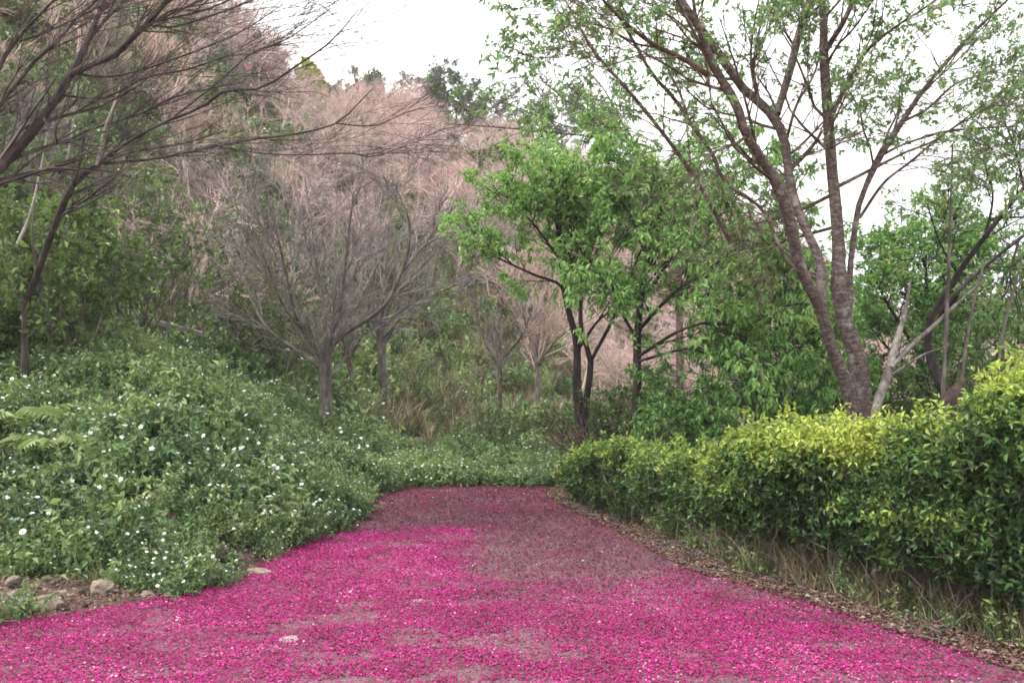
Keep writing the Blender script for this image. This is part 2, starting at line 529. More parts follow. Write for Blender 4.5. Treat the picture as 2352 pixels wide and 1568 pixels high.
def strip(name, mat, y0, y1, fl, fr, dz, ny=160, nx=60, bumpy=0.0):
    ys = np.linspace(y0, y1, ny)
    X, Y = [], []
    for y in ys:
        a, b = fl(y), fr(y)
        X.append(np.linspace(a, b, nx))
        Y.append(np.full(nx, y))
    X, Y = np.array(X), np.array(Y)
    Z = hz(X, Y) + dz + bumpy * vnoise(X, Y, 0.22, 4) + bumpy * 1.5 * vnoise(X, Y, 0.9, 6)
    i, j = np.meshgrid(np.arange(ny - 1), np.arange(nx - 1), indexing='ij')
    q = np.stack([i * nx + j, i * nx + j + 1, (i + 1) * nx + j + 1, (i + 1) * nx + j], -1)
    mb = MB()
    mb.add(np.stack([X, Y, Z], -1), q=q)
    return mb.build(name, mat, smooth=True, kind='structure')


build_ground()


def wob(y, k):
    return 0.06 * float(vnoise(y, 0, 0.5, k)) + 0.03 * float(vnoise(y, 3, 0.15, k))


def taper(y):
    t = max(0.0, (y - (YEND - 0.9)) / 0.9)
    return 1 - math.sqrt(max(0, 1 - t * t)) if t < 1 else 1.0


def pl(y):
    a, b = np.interp(y, ly, lx) + wob(y, 7), np.interp(y, ry, rx) + wob(y, 8)
    return a + (b - a) * 0.35 * taper(y)


def pr(y):
    a, b = np.interp(y, ly, lx) + wob(y, 7), np.interp(y, ry, rx) + wob(y, 8)
    return b - (b - a) * 0.25 * taper(y)


strip('verge', M['verge'], -3, 12.0, lambda y: pl(y) - (4.2 if y < 6.6 else 0.3 + 3.9 * max(0, 1 - (y - 6.6) / 1.9)), lambda y: pr(y) + 1.6, 0.0, 150, 90, 0.006)
strip('path', M['path'], -3, YEND, pl, pr, 0.012, 220, 80, 0.004)

# magenta carpet of petals: where it lies thick (photo outline unprojected to the ground)
PINK = np.array([GR(*p)[:2] for p in [(-250, 1500), (0, 1440), (250, 1400), (450, 1362), (560, 1325), (700, 1248), (810, 1224), (960, 1216), (1085, 1226), (1075, 1262), (1040, 1300), (1090, 1340), (1230, 1372), (1400, 1362), (1500, 1345), (1700, 1362), (1830, 1392), (2000, 1440), (2150, 1492), (2352, 1545), (2900, 1700)]])
PINK = np.vstack([PINK, [[3.4, 1.5], [-4.2, 1.5]]])


def inside(poly, x, y):
    r = np.zeros(len(x), bool)
    j = len(poly) - 1
    for i in range(len(poly)):
        xi, yi, xj, yj = poly[i, 0], poly[i, 1], poly[j, 0], poly[j, 1]
        c = ((yi > y) != (yj > y)) & (x < (xj - xi) * (y - yi) / (yj - yi + 1e-12) + xi)
        r ^= c
        j = i
    return r


def petals():
    rng = RNG(11)
    n = 820000
    y = rng.uniform(2.6, YEND, n)
    x = rng.uniform(-4.6, 3.6, n)
    a = np.interp(y, ly, lx)
    b = np.interp(y, ry, rx)
    jx = x + 0.16 * vnoise(x, y, 0.3, 9) + 0.15 * rng.normal(size=n)
    jy = y + 0.24 * vnoise(x, y, 0.4, 10) + (0.15 + 0.20 * (x > 0.1)) * rng.normal(size=n)
    thick = inside(PINK, jx, jy)
    patch = 0.5 + 0.5 * vnoise(x * 0.7, y, 0.42, 11) + 0.45 * vnoise(x * 0.6, y * 1.3, 0.14, 12)
    hole = np.clip((vnoise(x * 0.8, y * 1.5, 0.33, 2) + 0.5 * vnoise(x, y * 1.6, 0.12, 6) - 0.28) * 3.0, 0, 1) * np.clip(0.75 + 0.5 * vnoise(x, y, 1.1, 9), 0.3, 1)
    dens = np.where(thick, np.clip(0.62 + 0.8 * patch, 0.3, 1) * (1 - 0.72 * hole), np.clip(0.26 + 0.16 * patch, 0.05, 1))
    off = np.maximum(a - x, x - b)
    dens = dens * np.where(off > 0, np.exp(-off / 0.08), 1.0)
    far = np.clip(1.15 - (y - 4) * 0.02, 0.7, 1)
    k = rng.uniform(size=n) < dens * far
    x, y, thick, patch = x[k], y[k], thick[k], patch[k]
    m = len(x)
    z = hz(x, y) + 0.017 + rng.uniform(0, 0.012, m)
    yaw = rng.uniform(0, 2 * math.pi, m)
    tilt = rng.normal(0, 0.28, (m, 2))
    X = nrm(np.stack([np.cos(yaw), np.sin(yaw), tilt[:, 0]], -1))
    Z = np.array([0, 0, 1.0]) + np.stack([np.zeros(m), np.zeros(m), np.zeros(m)], -1) + np.stack([-np.sin(yaw) * tilt[:, 1], np.cos(yaw) * tilt[:, 1], np.zeros(m)], -1)
    Z = nrm(Z - (Z * X).sum(-1, keepdims=True) * X)
    Y = np.cross(Z, X)
    s = rng.uniform(0.008, 0.019, m) * (1 + 0.05 * np.clip(y - 6, 0, 6))
    tint = np.where(thick, np.clip(rng.normal(0.54 + 0.10 * vnoise(x, y, 0.5, 3), 0.19, m), 0.05, 0.88), np.clip(rng.normal(0.13 + 0.05 * patch, 0.12, m), 0.0, 0.6))
    tint = np.where(rng.uniform(size=m) < 0.003, 1.0, tint)
    mb = MB()
    P = np.stack([x, y, z], -1) - X * s[:, None] * 0.5
    add_leaves(mb, P, X * s[:, None], Y * (s * rng.uniform(0.75, 1.1, m))[:, None], Z * s[:, None], tint)
    o = mb.build('fallen_petals', M['petal'])
    tag(o, 'magenta blossom petals carpeting the path, thick in front and browned near the crest', 'petals', kind='stuff')
    print('petals', m)


petals()


def litter():
    """dead leaves, grit and bits along both verges"""
    rng = RNG(12)
    n = 60000
    y = rng.uniform(3.0, 11.5, n)
    side = rng.uniform(size=n) < 0.5
    a, b = np.interp(y, ly, lx), np.interp(y, ry, rx)
    e = np.abs(rng.normal(0, 1, n))
    x = np.where(side, a + 0.05 - e * np.where(y < 7.6, 1.7, 0.22), b - 0.05 + e * 0.4)
    k = (rng.uniform(size=n) < np.where(side, np.where(y < 6.6, 0.8, 0.5), 0.8)) & (x > -6.5) & (x < 4.6)
    x, y = x[k], y[k]
    m = len(x)
    s = rng.uniform(0.012, 0.045, m)
    tan = nrm(np.stack([rng.normal(size=m), rng.normal(size=m), 0.2 * rng.normal(size=m)], -1))
    X, Y, Z = tan * s[:, None], None, None
    zz = nrm(np.stack([rng.normal(0, .35, m), rng.normal(0, .35, m), np.ones(m)], -1))
    zz = nrm(zz - (zz * tan).sum(-1, keepdims=True) * tan)
    Y = np.cross(zz, tan) * (s * 0.6)[:, None]
    mb = MB()
    add_leaves(mb, np.stack([x, y, hz(x, y) + 0.014 + rng.uniform(0, 0.02, m)], -1), X, Y, zz * s[:, None], rng.beta(2, 2.6, m))
    tag(mb.build('leaf_litter', M['litter']), 'dry brown dead leaves lying along both edges of the path', 'leaf litter', kind='stuff')
    # fallen twigs lying among it, too many to count
    mb = MB()
    n = 900
    y = rng.uniform(3.6, 11.0, n)
    side = rng.uniform(size=n) < 0.3
    x = np.where(side, np.interp(y, ly, lx) - np.abs(rng.normal(0, 0.5, n)), np.interp(y, ry, rx) + np.abs(rng.normal(0, 0.4, n)))
    yaw = rng.uniform(0, 6.28, n)
    d = np.stack([np.cos(yaw), np.sin(yaw), 0.1 * rng.normal(size=n)], -1)
    L = rng.uniform(0.05, 0.3, n)
    p0 = np.stack([x, y, hz(x, y) + 0.03], -1)
    P = np.stack([p0 + d * (L * t)[:, None] + rng.normal(0, 0.008, (n, 3)) for t in (0, .33, .66, 1)], 1)
    tubes(mb, P, np.tile(np.array([1, .9, .7, .4]), (n, 1)) * rng.uniform(0.002, 0.006, n)[:, None], 4, rng)
    tag(mb.build('fallen_twigs', M['grey_bark']), 'small fallen twigs strewn over the dead leaves on the verges', 'twigs', kind='stuff')


litter()


# ------------------------------------------------------------------ instancing of ground cover (stuff)
def gn_scatter(name, pts, variants, idx, scale, rot, label, cat):
    col = bpy.data.collections.new(name + '_kinds')
    for k, me in enumerate(variants):
        col.objects.link(bpy.data.objects.new('%s_kind_%02d' % (name, k), me))
    me = bpy.data.meshes.new(name)
    me.vertices.add(len(pts))
    me.vertices.foreach_set('co', np.asarray(pts, np.float32).ravel())
    for nm, ty, v, f in (('pick', 'INT', idx.astype(np.int32), 'value'), ('size', 'FLOAT', scale.astype(np.float32), 'value'), ('turn', 'FLOAT_VECTOR', rot.astype(np.float32), 'vector')):
        at = me.attributes.new(nm, ty, 'POINT')
        at.data.foreach_set(f, np.ascontiguousarray(v).ravel())
    o = bpy.data.objects.new(name, me)
    COL.objects.link(o)
    ng = bpy.data.node_groups.new(name + '_scatter', 'GeometryNodeTree')
    ng.interface.new_socket('Geometry', in_out='INPUT', socket_type='NodeSocketGeometry')
    ng.interface.new_socket('Geometry', in_out='OUTPUT', socket_type='NodeSocketGeometry')
    n, l = ng.nodes, ng.links
    gi, go = n.new('NodeGroupInput'), n.new('NodeGroupOutput')
    ci = n.new('GeometryNodeCollectionInfo')
    ci.inputs['Collection'].default_value = col
    ci.inputs['Separate Children'].default_value = True
    ci.inputs['Reset Children'].default_value = True
    ip = n.new('GeometryNodeInstanceOnPoints')
    ip.inputs['Pick Instance'].default_value = True

    def attr(nm, ty):
        a = n.new('GeometryNodeInputNamedAttribute')
        a.data_type = ty
        a.inputs['Name'].default_value = nm
        return a.outputs['Attribute']
    l.new(gi.outputs[0], ip.inputs['Points'])
    l.new(ci.outputs[0], ip.inputs['Instance'])
    l.new(attr('pick', 'INT'), ip.inputs['Instance Index'])
    l.new(attr('turn', 'FLOAT_VECTOR'), ip.inputs['Rotation'])
    l.new(attr('size', 'FLOAT'), ip.inputs['Scale'])
    l.new(ip.outputs[0], go.inputs[0])
    md = o.modifiers.new('scatter', 'NODES')
    md.node_group = ng
    tag(o, label, cat, kind='stuff')
    return o


def weed_variant(seed, h, nst, nleaf, ls, wr, lean, tint, fl=0):
    """a clump of stems with leaves; fl white flower heads"""
    rng = RNG(seed)
    P0 = np.stack([rng.normal(0, 0.07, nst), rng.normal(0, 0.07, nst), np.zeros(nst)], -1)
    d = nrm(np.stack([rng.normal(0, lean, nst), rng.normal(0, lean, nst), np.ones(nst)], -1))
    pts = [P0]
    p = P0
    L = h * rng.uniform(0.55, 1.1, nst)
    for k in range(4):
        p = p + d * (L / 4)[:, None]
        pts.append(p)
        d = nrm(d + rng.normal(0, 0.16, (nst, 3)) + np.array([0, 0, -0.03]))
    P = np.stack(pts, 1)
    mb = MB()
    tubes(mb, P, np.full((nst, 5), 0.0025), 3, rng, c=np.full(nst, 0.3))
    q, t, i = along(rng, P, nleaf, 0.2, 1.0)
    X, Y, Z = leaf_frames(rng, q, t, ls, wr, 0.15, 0.3, 0.6)
    add_leaves(mb, q, X, Y, Z, rng.normal(tint, 0.13, len(q)))
    me = mb.mesh('weed', M['weed'])
    if fl:
        me.materials.append(M['flower'])
        # flowers as extra faces: rebuild with second mesh joined
        fb = MB()
        tips = P[rng.permutation(nst)[:fl], -1]
        for c in tips:
            a = rng.uniform(0, 6.28)
            nrmv = nrm(np.array([rng.normal(0, .5), rng.normal(0, .5) - 0.5, 1.0]))
            u = nrm(np.cross(nrmv, [0.3, 1, 0.2]))
            w = np.cross(nrmv, u)
            for k in range(5):
                th = a + k * 2 * math.pi / 5
                X1 = (u * math.cos(th) + w * math.sin(th)) * 0.021
                Y1 = np.cross(nrmv, X1)
                add_leaves(fb, c[None], X1[None], Y1[None] * 0.8, nrmv[None] * 0.01, np.array([0.7]))
        fme = fb.mesh('weed_flower', M['flower'])
        bm = __import__('bmesh').new()
        bm.from_mesh(me)
        nf = len(bm.faces)
        bm.from_mesh(fme)
        bm.faces.ensure_lookup_table()
        for f in bm.faces[nf:]: f.material_index = 1
        bm.to_mesh(me)
        bm.free()
    return me


def grass_variant(seed, n, h, wid, lean, mat, tint):
    rng = RNG(seed)
    P0 = np.stack([rng.normal(0, 0.06, n), rng.normal(0, 0.06, n), np.zeros(n)], -1)
    yaw = rng.uniform(0, 6.28, n)
    out = np.stack([np.cos(yaw), np.sin(yaw), np.zeros(n)], -1)
    L = h * rng.uniform(0.5, 1.1, n)
    le = rng.uniform(0.1, lean, n)
    pts = []
    for t in (0, .35, .7, 1):
        pts.append(P0 + out * (L * le * t * t)[:, None] + np.array([0, 0, 1.0]) * (L * t * (1 - 0.35 * le * t))[:, None])
    side = np.stack([-np.sin(yaw), np.cos(yaw), np.zeros(n)], -1)
    ww = [1, .9, .6, .1]
    V = np.stack([np.stack([p - side * wid * w, p + side * wid * w], 1) for p, w in zip(pts, ww)], 1)  # n,4,2,3
    b = np.arange(n)[:, None] * 8
    q = np.concatenate([b + np.array([[2 * k, 2 * k + 1, 2 * k + 3, 2 * k + 2]]) for k in range(3)])
    mb = MB()
    mb.add(V, q=q, c=np.repeat(np.clip(rng.normal(tint, 0.15, n), 0, 1), 8))
    return mb.mesh('grass_tuft', mat)


def fern_variant(seed, nfr=9, L=0.6, tint=0.4):
    rng = RNG(seed)
    mb = MB()
    for k in range(nfr):
        yaw = k * 2 * math.pi / nfr + rng.normal(0, .2)
        o = np.array([math.cos(yaw), math.sin(yaw), 0])
        ts = np.linspace(0, 1, 16)
        ll = L * rng.uniform(.7, 1.1)
        pts = np.stack([o * ll * t * 0.9 + np.array([0, 0, ll * (1.0 * t - 0.85 * t * t)]) for t in ts])
        tubes(mb, pts[None], np.full((1, 16), 0.003), 3, rng, c=np.array([0.3]))
        tan = nrm(np.gradient(pts, axis=0))
        sd = np.array([-math.sin(yaw), math.cos(yaw), 0])
        for s in (-1, 1):
            X = nrm(tan[2:] * 0.5 + s * sd + np.array([0, 0, -0.15]))
            sz = 0.16 * ll / 0.6 * np.sin(np.linspace(0.5, 3.0, 14))[:, None]
            Z = nrm(np.cross(X, np.cross(np.array([0, 0, 1.0]), X)))
            Y = np.cross(Z, X)
            add_leaves(mb, pts[2:], X * sz, Y * sz * 0.34, Z * sz, rng.normal(tint, 0.08, 14))
    return mb.mesh('fern', M['weed'])


def cover():
    rng = RNG(20)
    V = []
    V += [weed_variant(100 + k, 0.42, 16, 12, 0.068, 0.52, 0.5, 0.45) for k in range(4)]             # 0-3 mid green weeds
    V += [weed_variant(110 + k, 0.46, 16, 12, 0.062, 0.5, 0.5, 0.36, fl=f) for k, f in ((0, 8), (1, 13), (2, 5))]  # 4-6 with white flowers
    V += [weed_variant(120 + k, 0.38, 18, 15, 0.048, 0.42, 0.5, 0.72) for k in range(3)]             # 7-9 yellowish
    V += [grass_variant(130 + k, 46, 0.38, 0.004, 0.9, M['weed'], 0.62) for k in range(2)]            # 10-11 grass
    V += [grass_variant(140 + k, 40, 0.5, 0.0035, 0.8, M['dry'], 0.6) for k in range(2)]             # 12-13 dry grass
    V += [fern_variant(150, 9, 0.4, 0.3), fern_variant(151, 8, 0.34, 0.35)]                                          # 14-15 ferns
    V += [weed_variant(160 + k, 0.36, 14, 11, 0.085, 0.62, 0.5, 0.22) for k in range(2)]              # 16-17 dark broad
    # near bank: sample in the frame, uniform-ish on the ground, thinning with distance and growing
    xs, ys, sc_ = [], [], []
    for (y0, y1, dens, s) in ((6.0, 9, 58, 0.85), (9, 13, 46, 0.95), (13, 18, 24, 1.25), (18, 26, 9, 1.8), (26, 40, 4.2, 2.4)):
        x0, x1 = -0.66 * y1 - 1, 5
        m = int((x1 - x0) * (y1 - y0) * dens)
        x, y = rng.uniform(x0, x1, m), rng.uniform(y0, y1, m)
        k = np.abs(x) < 0.66 * y + 1
        xs.append(x[k]); ys.append(y[k]); sc_.append(np.full(k.sum(), s))
    x, y, s0 = map(np.concatenate, (xs, ys, sc_))
    s = np.minimum(np.interp(y, BFY, BFX) - x, (y - 6.2 + np.minimum(x + 2.3, 0) * 0.40))
    a, b = np.interp(y, ly, lx), np.interp(y, ry, rx)
    wv = 0.18 * vnoise(x, y, 0.5, 13)
    on = ((s + wv > -0.06) & (y < YEND)) | ((y > YEND + 0.10 + 0.15 * wv) & (x < 1.2 + (y - 11) * 0.45))
    x, y, s0, s = x[on], y[on], s0[on], s[on]
    ex = rng.uniform(-2.0, 1.3, 170)
    x, y = np.r_[x, ex], np.r_[y, YEND + 0.05 + np.abs(rng.normal(0, 0.25, 170))]
    s0, s = np.r_[s0, np.full(170, 0.9)], np.r_[s, np.full(170, 0.5)]
    m = len(x)
    u = rng.uniform(size=m)
    nA = vnoise(x, y, 1.6, 14) + 0.5 * vnoise(x, y, 0.5, 15)
    nB = vnoise(x, y, 2.2, 1) + 0.4 * vnoise(x, y, 0.6, 2)
    idx = np.where(u < 0.48, rng.integers(0, 4, m), np.where(u < 0.60, rng.integers(16, 18, m), rng.integers(4, 7, m)))
    idx = np.where((nA > 0.5) & (u < 0.6), rng.integers(7, 10, m), idx)
    idx = np.where((nB > 0.6) & (u > 0.6), rng.integers(10, 12, m), idx)
    px = W / 2 + F * x / y
    farh = np.clip((y - 14) / 8, 0, 1)
    idx = np.where((rng.uniform(size=m) < 0.16 * farh) & (px > 950), rng.integers(12, 14, m), idx)
    idx = np.where((rng.uniform(size=m) < 0.8 * farh) & (px > 880), rng.integers(7, 11, m), idx)
    idx = np.where((rng.uniform(size=m) < 0.35) & (s < 1.2) & (y < 11.5), rng.integers(4, 7, m), idx)
    idx = np.where(rng.uniform(size=m) < 0.035, rng.integers(14, 16, m), idx)
    idx = np.where((rng.uniform(size=m) < 0.12) & (s > 3), rng.integers(12, 14, m), idx)
    scl = s0 * rng.uniform(0.6, 1.35, m) * (0.9 + 0.5 * vnoise(x, y, 0.9, 3)) * np.clip(0.75 + (s - 0.0) * 0.7 + (y > YEND) * 0.3, 0.6, 1.0)
    scl = np.where((y > YEND) & (y < 14), np.clip(scl, 0, 0.8), scl)
    rot = np.stack([rng.normal(0, 0.15, m), rng.normal(0, 0.15, m), rng.uniform(0, 6.28, m)], -1)
    pts = np.stack([x, y, hz(x, y) - 0.02], -1)
    print('weeds', m)
    gn_scatter('bank_weeds', pts, V, idx, scl, rot, 'green weeds with small white flowers covering the sloping bank left of the path', 'weeds')
    # dry grass and weeds under and behind the hedge
    n = 3000
    y = rng.uniform(3.6, 12, n)
    x = np.interp(y, ry, rx) + 0.42 + rng.uniform(0, 1, n) ** 1.2 * 1.6
    idx = np.where(rng.uniform(size=n) < 0.62, 12 + rng.integers(0, 2, n), np.where(rng.uniform(size=n) < 0.55, 10, 7 + rng.integers(0, 3, n)))
    k = (x < 0.62 * y + 1.2)
    x, y, idx = x[k], y[k], idx[k]
    m = len(x)
    gn_scatter('dry_grass', np.stack([x, y, hz(x, y) - 0.01], -1), V, idx, rng.uniform(0.4, 1.0, m), np.stack([rng.normal(0, .3, m), rng.normal(0, .2, m), rng.uniform(0, 6.28, m)], -1),
               'straggly straw coloured grass growing under the hedge on the right', 'dry grass')
    return V


WV = cover()


# ------------------------------------------------------------------ hill wood (stuff)
def bare_variant(seed, h, mt, lf=None, nl=0, ls=0.12, dense=1.0):
    rng = RNG(seed)
    K = 7
    nst = rng.integers(1, 4)
    P0 = np.stack([rng.normal(0, 0.12, nst), rng.normal(0, 0.12, nst), np.full(nst, -0.3)], -1)
    d = nrm(np.stack([rng.normal(0, 0.16, nst), rng.normal(0, 0.16, nst), np.ones(nst)], -1))
    pts = [P0]
    p = P0
    for k in range(K - 1):
        p = p + d * (h * 0.62 / (K - 1))
        pts.append(p)
        d = nrm(d + rng.normal(0, 0.1, (nst, 3)))
    P = np.stack(pts, 1)
    R = np.tile(np.linspace(0.075, 0.03, K), (nst, 1))
    b1, r1 = grow(rng, P, R, 8, 0.3, 1.0, 0.8, 0.55 * h * 0.62 / 1.0, 6, up=0.05, wig=0.17, absl=True, rf=0.6)
    b2, r2 = grow(rng, b1, r1, 7, 0.2, 1.0, 0.7, 0.5, 4, up=0.03, wig=0.2, rf=0.55)
    b3, r3 = grow(rng, b2, r2, int(6 * dense), 0.2, 1.0, 0.65, 0.55, 3, up=0.02, wig=0.2, rf=0.6)
    mb = MB()
    tubes(mb, P, R, 5, rng)
    tubes(mb, b1, np.maximum(r1, 0.012), 3, rng)
    tubes(mb, b2, np.maximum(r2, 0.0075), 3, rng)
    tubes(mb, b3, np.maximum(r3, 0.0045), 3, rng)
    if lf is None:
        me = mb.mesh('bare_tree', mt)
        return me
    q, t, i = along(rng, b3, nl)
    X, Y, Z = leaf_frames(rng, q, t, ls, 0.6, 0.1, 0.4, 0.5)
    fb = MB()
    add_leaves(fb, q, X, Y, Z, rng.normal(0.5, 0.2, len(q)))
    me = mb.mesh('leafy_tree', mt)
    fme = fb.mesh('leafy_tree_leaves', lf)
    bm = __import__('bmesh').new()
    bm.from_mesh(me)
    nf = len(bm.faces)
    bm.from_mesh(fme)
    bm.faces.ensure_lookup_table()
    me.materials.append(lf)
    for f in bm.faces[nf:]: f.material_index = 1
    bm.to_mesh(me)
    bm.free()
    return me


def wood():
    rng = RNG(30)
    V = [bare_variant(200 + k, 4.6, M['hill_twig']) for k in range(5)]
    V += [bare_variant(210 + k, 4.0, M['grey_twig'] if k else M['hill_trunk']) for k in range(2)]
    V += [bare_variant(220 + k, 3.6, M['hill_trunk'], M['shrub_leaf'], 2, 0.11, 0.6) for k in range(2)]
    V += [bare_variant(230 + k, 3.4, M['hill_trunk'], M['far_leaf'], 4, 0.14, 0.7) for k in range(2)]
    xs, ys, ss = [], [], []
    for (r0, r1, dens) in ((19, 30, 0.60), (30, 45, 0.48), (45, 64, 0.36), (64, 100, 0.19)):
        a0, a1 = math.atan((-350 - W / 2) / F), math.atan((2500 - W / 2) / F)
        m = int((a1 - a0) * (r1 ** 2 - r0 ** 2) / 2 * dens)
        a = rng.uniform(a0, a1, m)
        r = np.sqrt(rng.uniform(r0 ** 2, r1 ** 2, m))
        xs.append(r * np.sin(a)); ys.append(r * np.cos(a)); ss.append(np.full(m, 1.0))
    x, y = np.concatenate(xs), np.concatenate(ys)
    px = W / 2 + F * x / y
    r = np.hypot(x, y)
    D = np.interp(px, [-500, 400, 1200, 1700, 2400], [52, 60, 74, 90, 120])
    keep = (r < D + 6) & ~((px > 1000) & (px < 1330) & (r < 30)) & ~((px > 820) & (r < 26)) & ~((px > 560) & (px < 980) & (r < 21))
    keep &= ~((px > 630) & (px < 800) & (r > 40)) & ~((px > 570) & (px < 680) & (r > 52)) & ~((px > 930) & (px < 1110) & (r > 66)) & ~((px > 790) & (px < 890) & (r > 64))
    x, y, px, r = x[keep], y[keep], px[keep], r[keep]
    m = len(x)
    u = rng.uniform(size=m)
    nA = vnoise(x, y, 9, 4) + 0.4 * vnoise(x, y, 3, 5)
    # centre of the hill is pink bare trees; lower left olive-grey with some leaf
    pk = np.clip(1 - np.abs(px - 960) / 700, 0, 1)
    idx = rng.integers(0, 5, m)
    low = np.clip((34 - r) / 12, 0, 1)
    idx = np.where(u < 0.16 + 0.32 * low * (px < 1000), 5 + rng.integers(0, 2, m), idx)
    idx = np.where((rng.uniform(size=m) < 0.03 + 0.04 * low + 0.05 * (nA > 0.55)), 7 + rng.integers(0, 2, m), idx)
    idx = np.where((rng.uniform(size=m) < 0.02 + 0.02 * low * (px > 150) + 0.22 * (px > 1500)), 9 + rng.integers(0, 2, m), idx)
    s = rng.uniform(0.6, 1.25, m) * np.where(r < 30, 0.75, 1.0)
    rot = np.stack([rng.normal(0, 0.07, m), rng.normal(0, 0.07, m), rng.uniform(0, 6.28, m)], -1)
    print('hill trees', m)
    gn_scatter('hillside_wood', np.stack([x, y, hz(x, y) - 0.1], -1), V, idx, s, rot, 'hillside wood of pinkish leafless trees with a few green ones', 'woodland')
    # undergrowth of the hill: grass and dead brush
    G = [grass_variant(240, 60, 0.9, 0.012, 0.9, M['dry'], 0.6), grass_variant(241, 60, 0.8, 0.012, 0.9, M['weed'], 0.7), WV[0], WV[7]]
    xs, ys = [], []
    for (r0, r1, dens) in ((17, 32, 3.2), (32, 60, 1.2)):
        a0, a1 = math.atan((-200 - W / 2) / F), math.atan((2500 - W / 2) / F)
        m = int((a1 - a0) * (r1 ** 2 - r0 ** 2) / 2 * dens)
        a = rng.uniform(a0, a1, m)
        r = np.sqrt(rng.uniform(r0 ** 2, r1 ** 2, m))
        xs.append(r * np.sin(a)); ys.append(r * np.cos(a))
    x, y = np.concatenate(xs), np.concatenate(ys)
    m = len(x)
    idx = rng.choice(4, m, p=[0.84, 0.06, 0.05, 0.05])
    s = rng.uniform(0.7, 1.4, m) * np.where(idx > 1, 2.4, 1.0)
    gn_scatter('hillside_brush', np.stack([x, y, hz(x, y) - 0.05], -1), G, idx, s, np.stack([rng.normal(0, .1, m), rng.normal(0, .1, m), rng.uniform(0, 6.28, m)], -1),
               'low brush and dry grass covering the hill between its trees', 'brush')


wood()


# ------------------------------------------------------------------ trees with traced limbs
def traced(rows, K=14):
    """rows (px,py,d,width_px)"""
    p = [[*PT(a, b, d), max(w, 0.5) / 2 / F * d] for a, b, d, w in rows]
    q = resample(p, K)
    return q


def leaf_parts(root, mat, pos, X, Y, Z, tint, sel, name='leaf'):
    ms = [leaf_mesh('leaf', mat, t) for t in (0.12, 0.3, 0.45, 0.6, 0.75, 0.92)]
    for i in sel:
        o = bpy.data.objects.new(name, ms[int(np.clip(tint[i] * 6, 0, 5))])
        COL.objects.link(o)
        o.parent = root
        mt = Matrix(((X[i, 0], Y[i, 0], Z[i, 0], pos[i, 0] - root.location[0]), (X[i, 1], Y[i, 1], Z[i, 1], pos[i, 1] - root.location[1]), (X[i, 2], Y[i, 2], Z[i, 2], pos[i, 2] - root.location[2]), (0, 0, 0, 1)))
        o.matrix_basis = mt


def crown(root, rng, P, per, size, wr, droop, mat, tmean=0.5, tsd=0.18, al=0.35, upn=0.5, t0=0.1, parts=0, tintf=None, name='crown'):
    q, t, i = along(rng, P, per, t0, 1.0)
    X, Y, Z = leaf_frames(rng, q, t, size, wr, droop, al, upn)
    br = rng.normal(0, 0.12, len(P))[i]
    tint = rng.normal(tmean, tsd, len(q)) + br
    if tintf is not None: tint = tint + tintf(q)
    tint = np.clip(tint, 0, 1)
    keep = np.ones(len(q), bool)
    if parts:
        d = np.linalg.norm(q - np.array([0, 0, CAM_Z]), axis=1) / size
        pxq = q[:, 0] / q[:, 1]
        ok = np.abs(pxq) < 0.6
        sc2 = d + (~ok) * 1e6 + rng.uniform(0, 0.35, len(q)) * np.median(d)
        sel = np.argsort(sc2)[:parts]
        keep[sel] = False
        leaf_parts(root, mat, q, X, Y, Z, tint, sel)
    mb = MB()
    add_leaves(mb, q[keep], X[keep], Y[keep], Z[keep], tint[keep])
    mb.build(name, mat, root, kind='stuff')
    return len(q)


def limb_objs(root, rng, limbs, bark, names, sides=10, rough=0.03):
    for L, nm in zip(limbs, names):
        mb = MB()
        tubes(mb, L[None, :, :3], L[None, :, 3], sides, rng, rough=rough)
        mb.build(nm, bark, root, smooth=True)


def twig_obj(root, rng, levels, bark, mins, sides=3, name='twigs'):
    mb = MB()
    for (P, R), mn in zip(levels, mins):
        tubes(mb, P, np.maximum(R, mn), sides, rng)
    return mb.build(name, bark, root, kind='stuff')


def stack(limbs):
    A = np.array(limbs)
    return A[:, :, :3], A[:, :, 3]


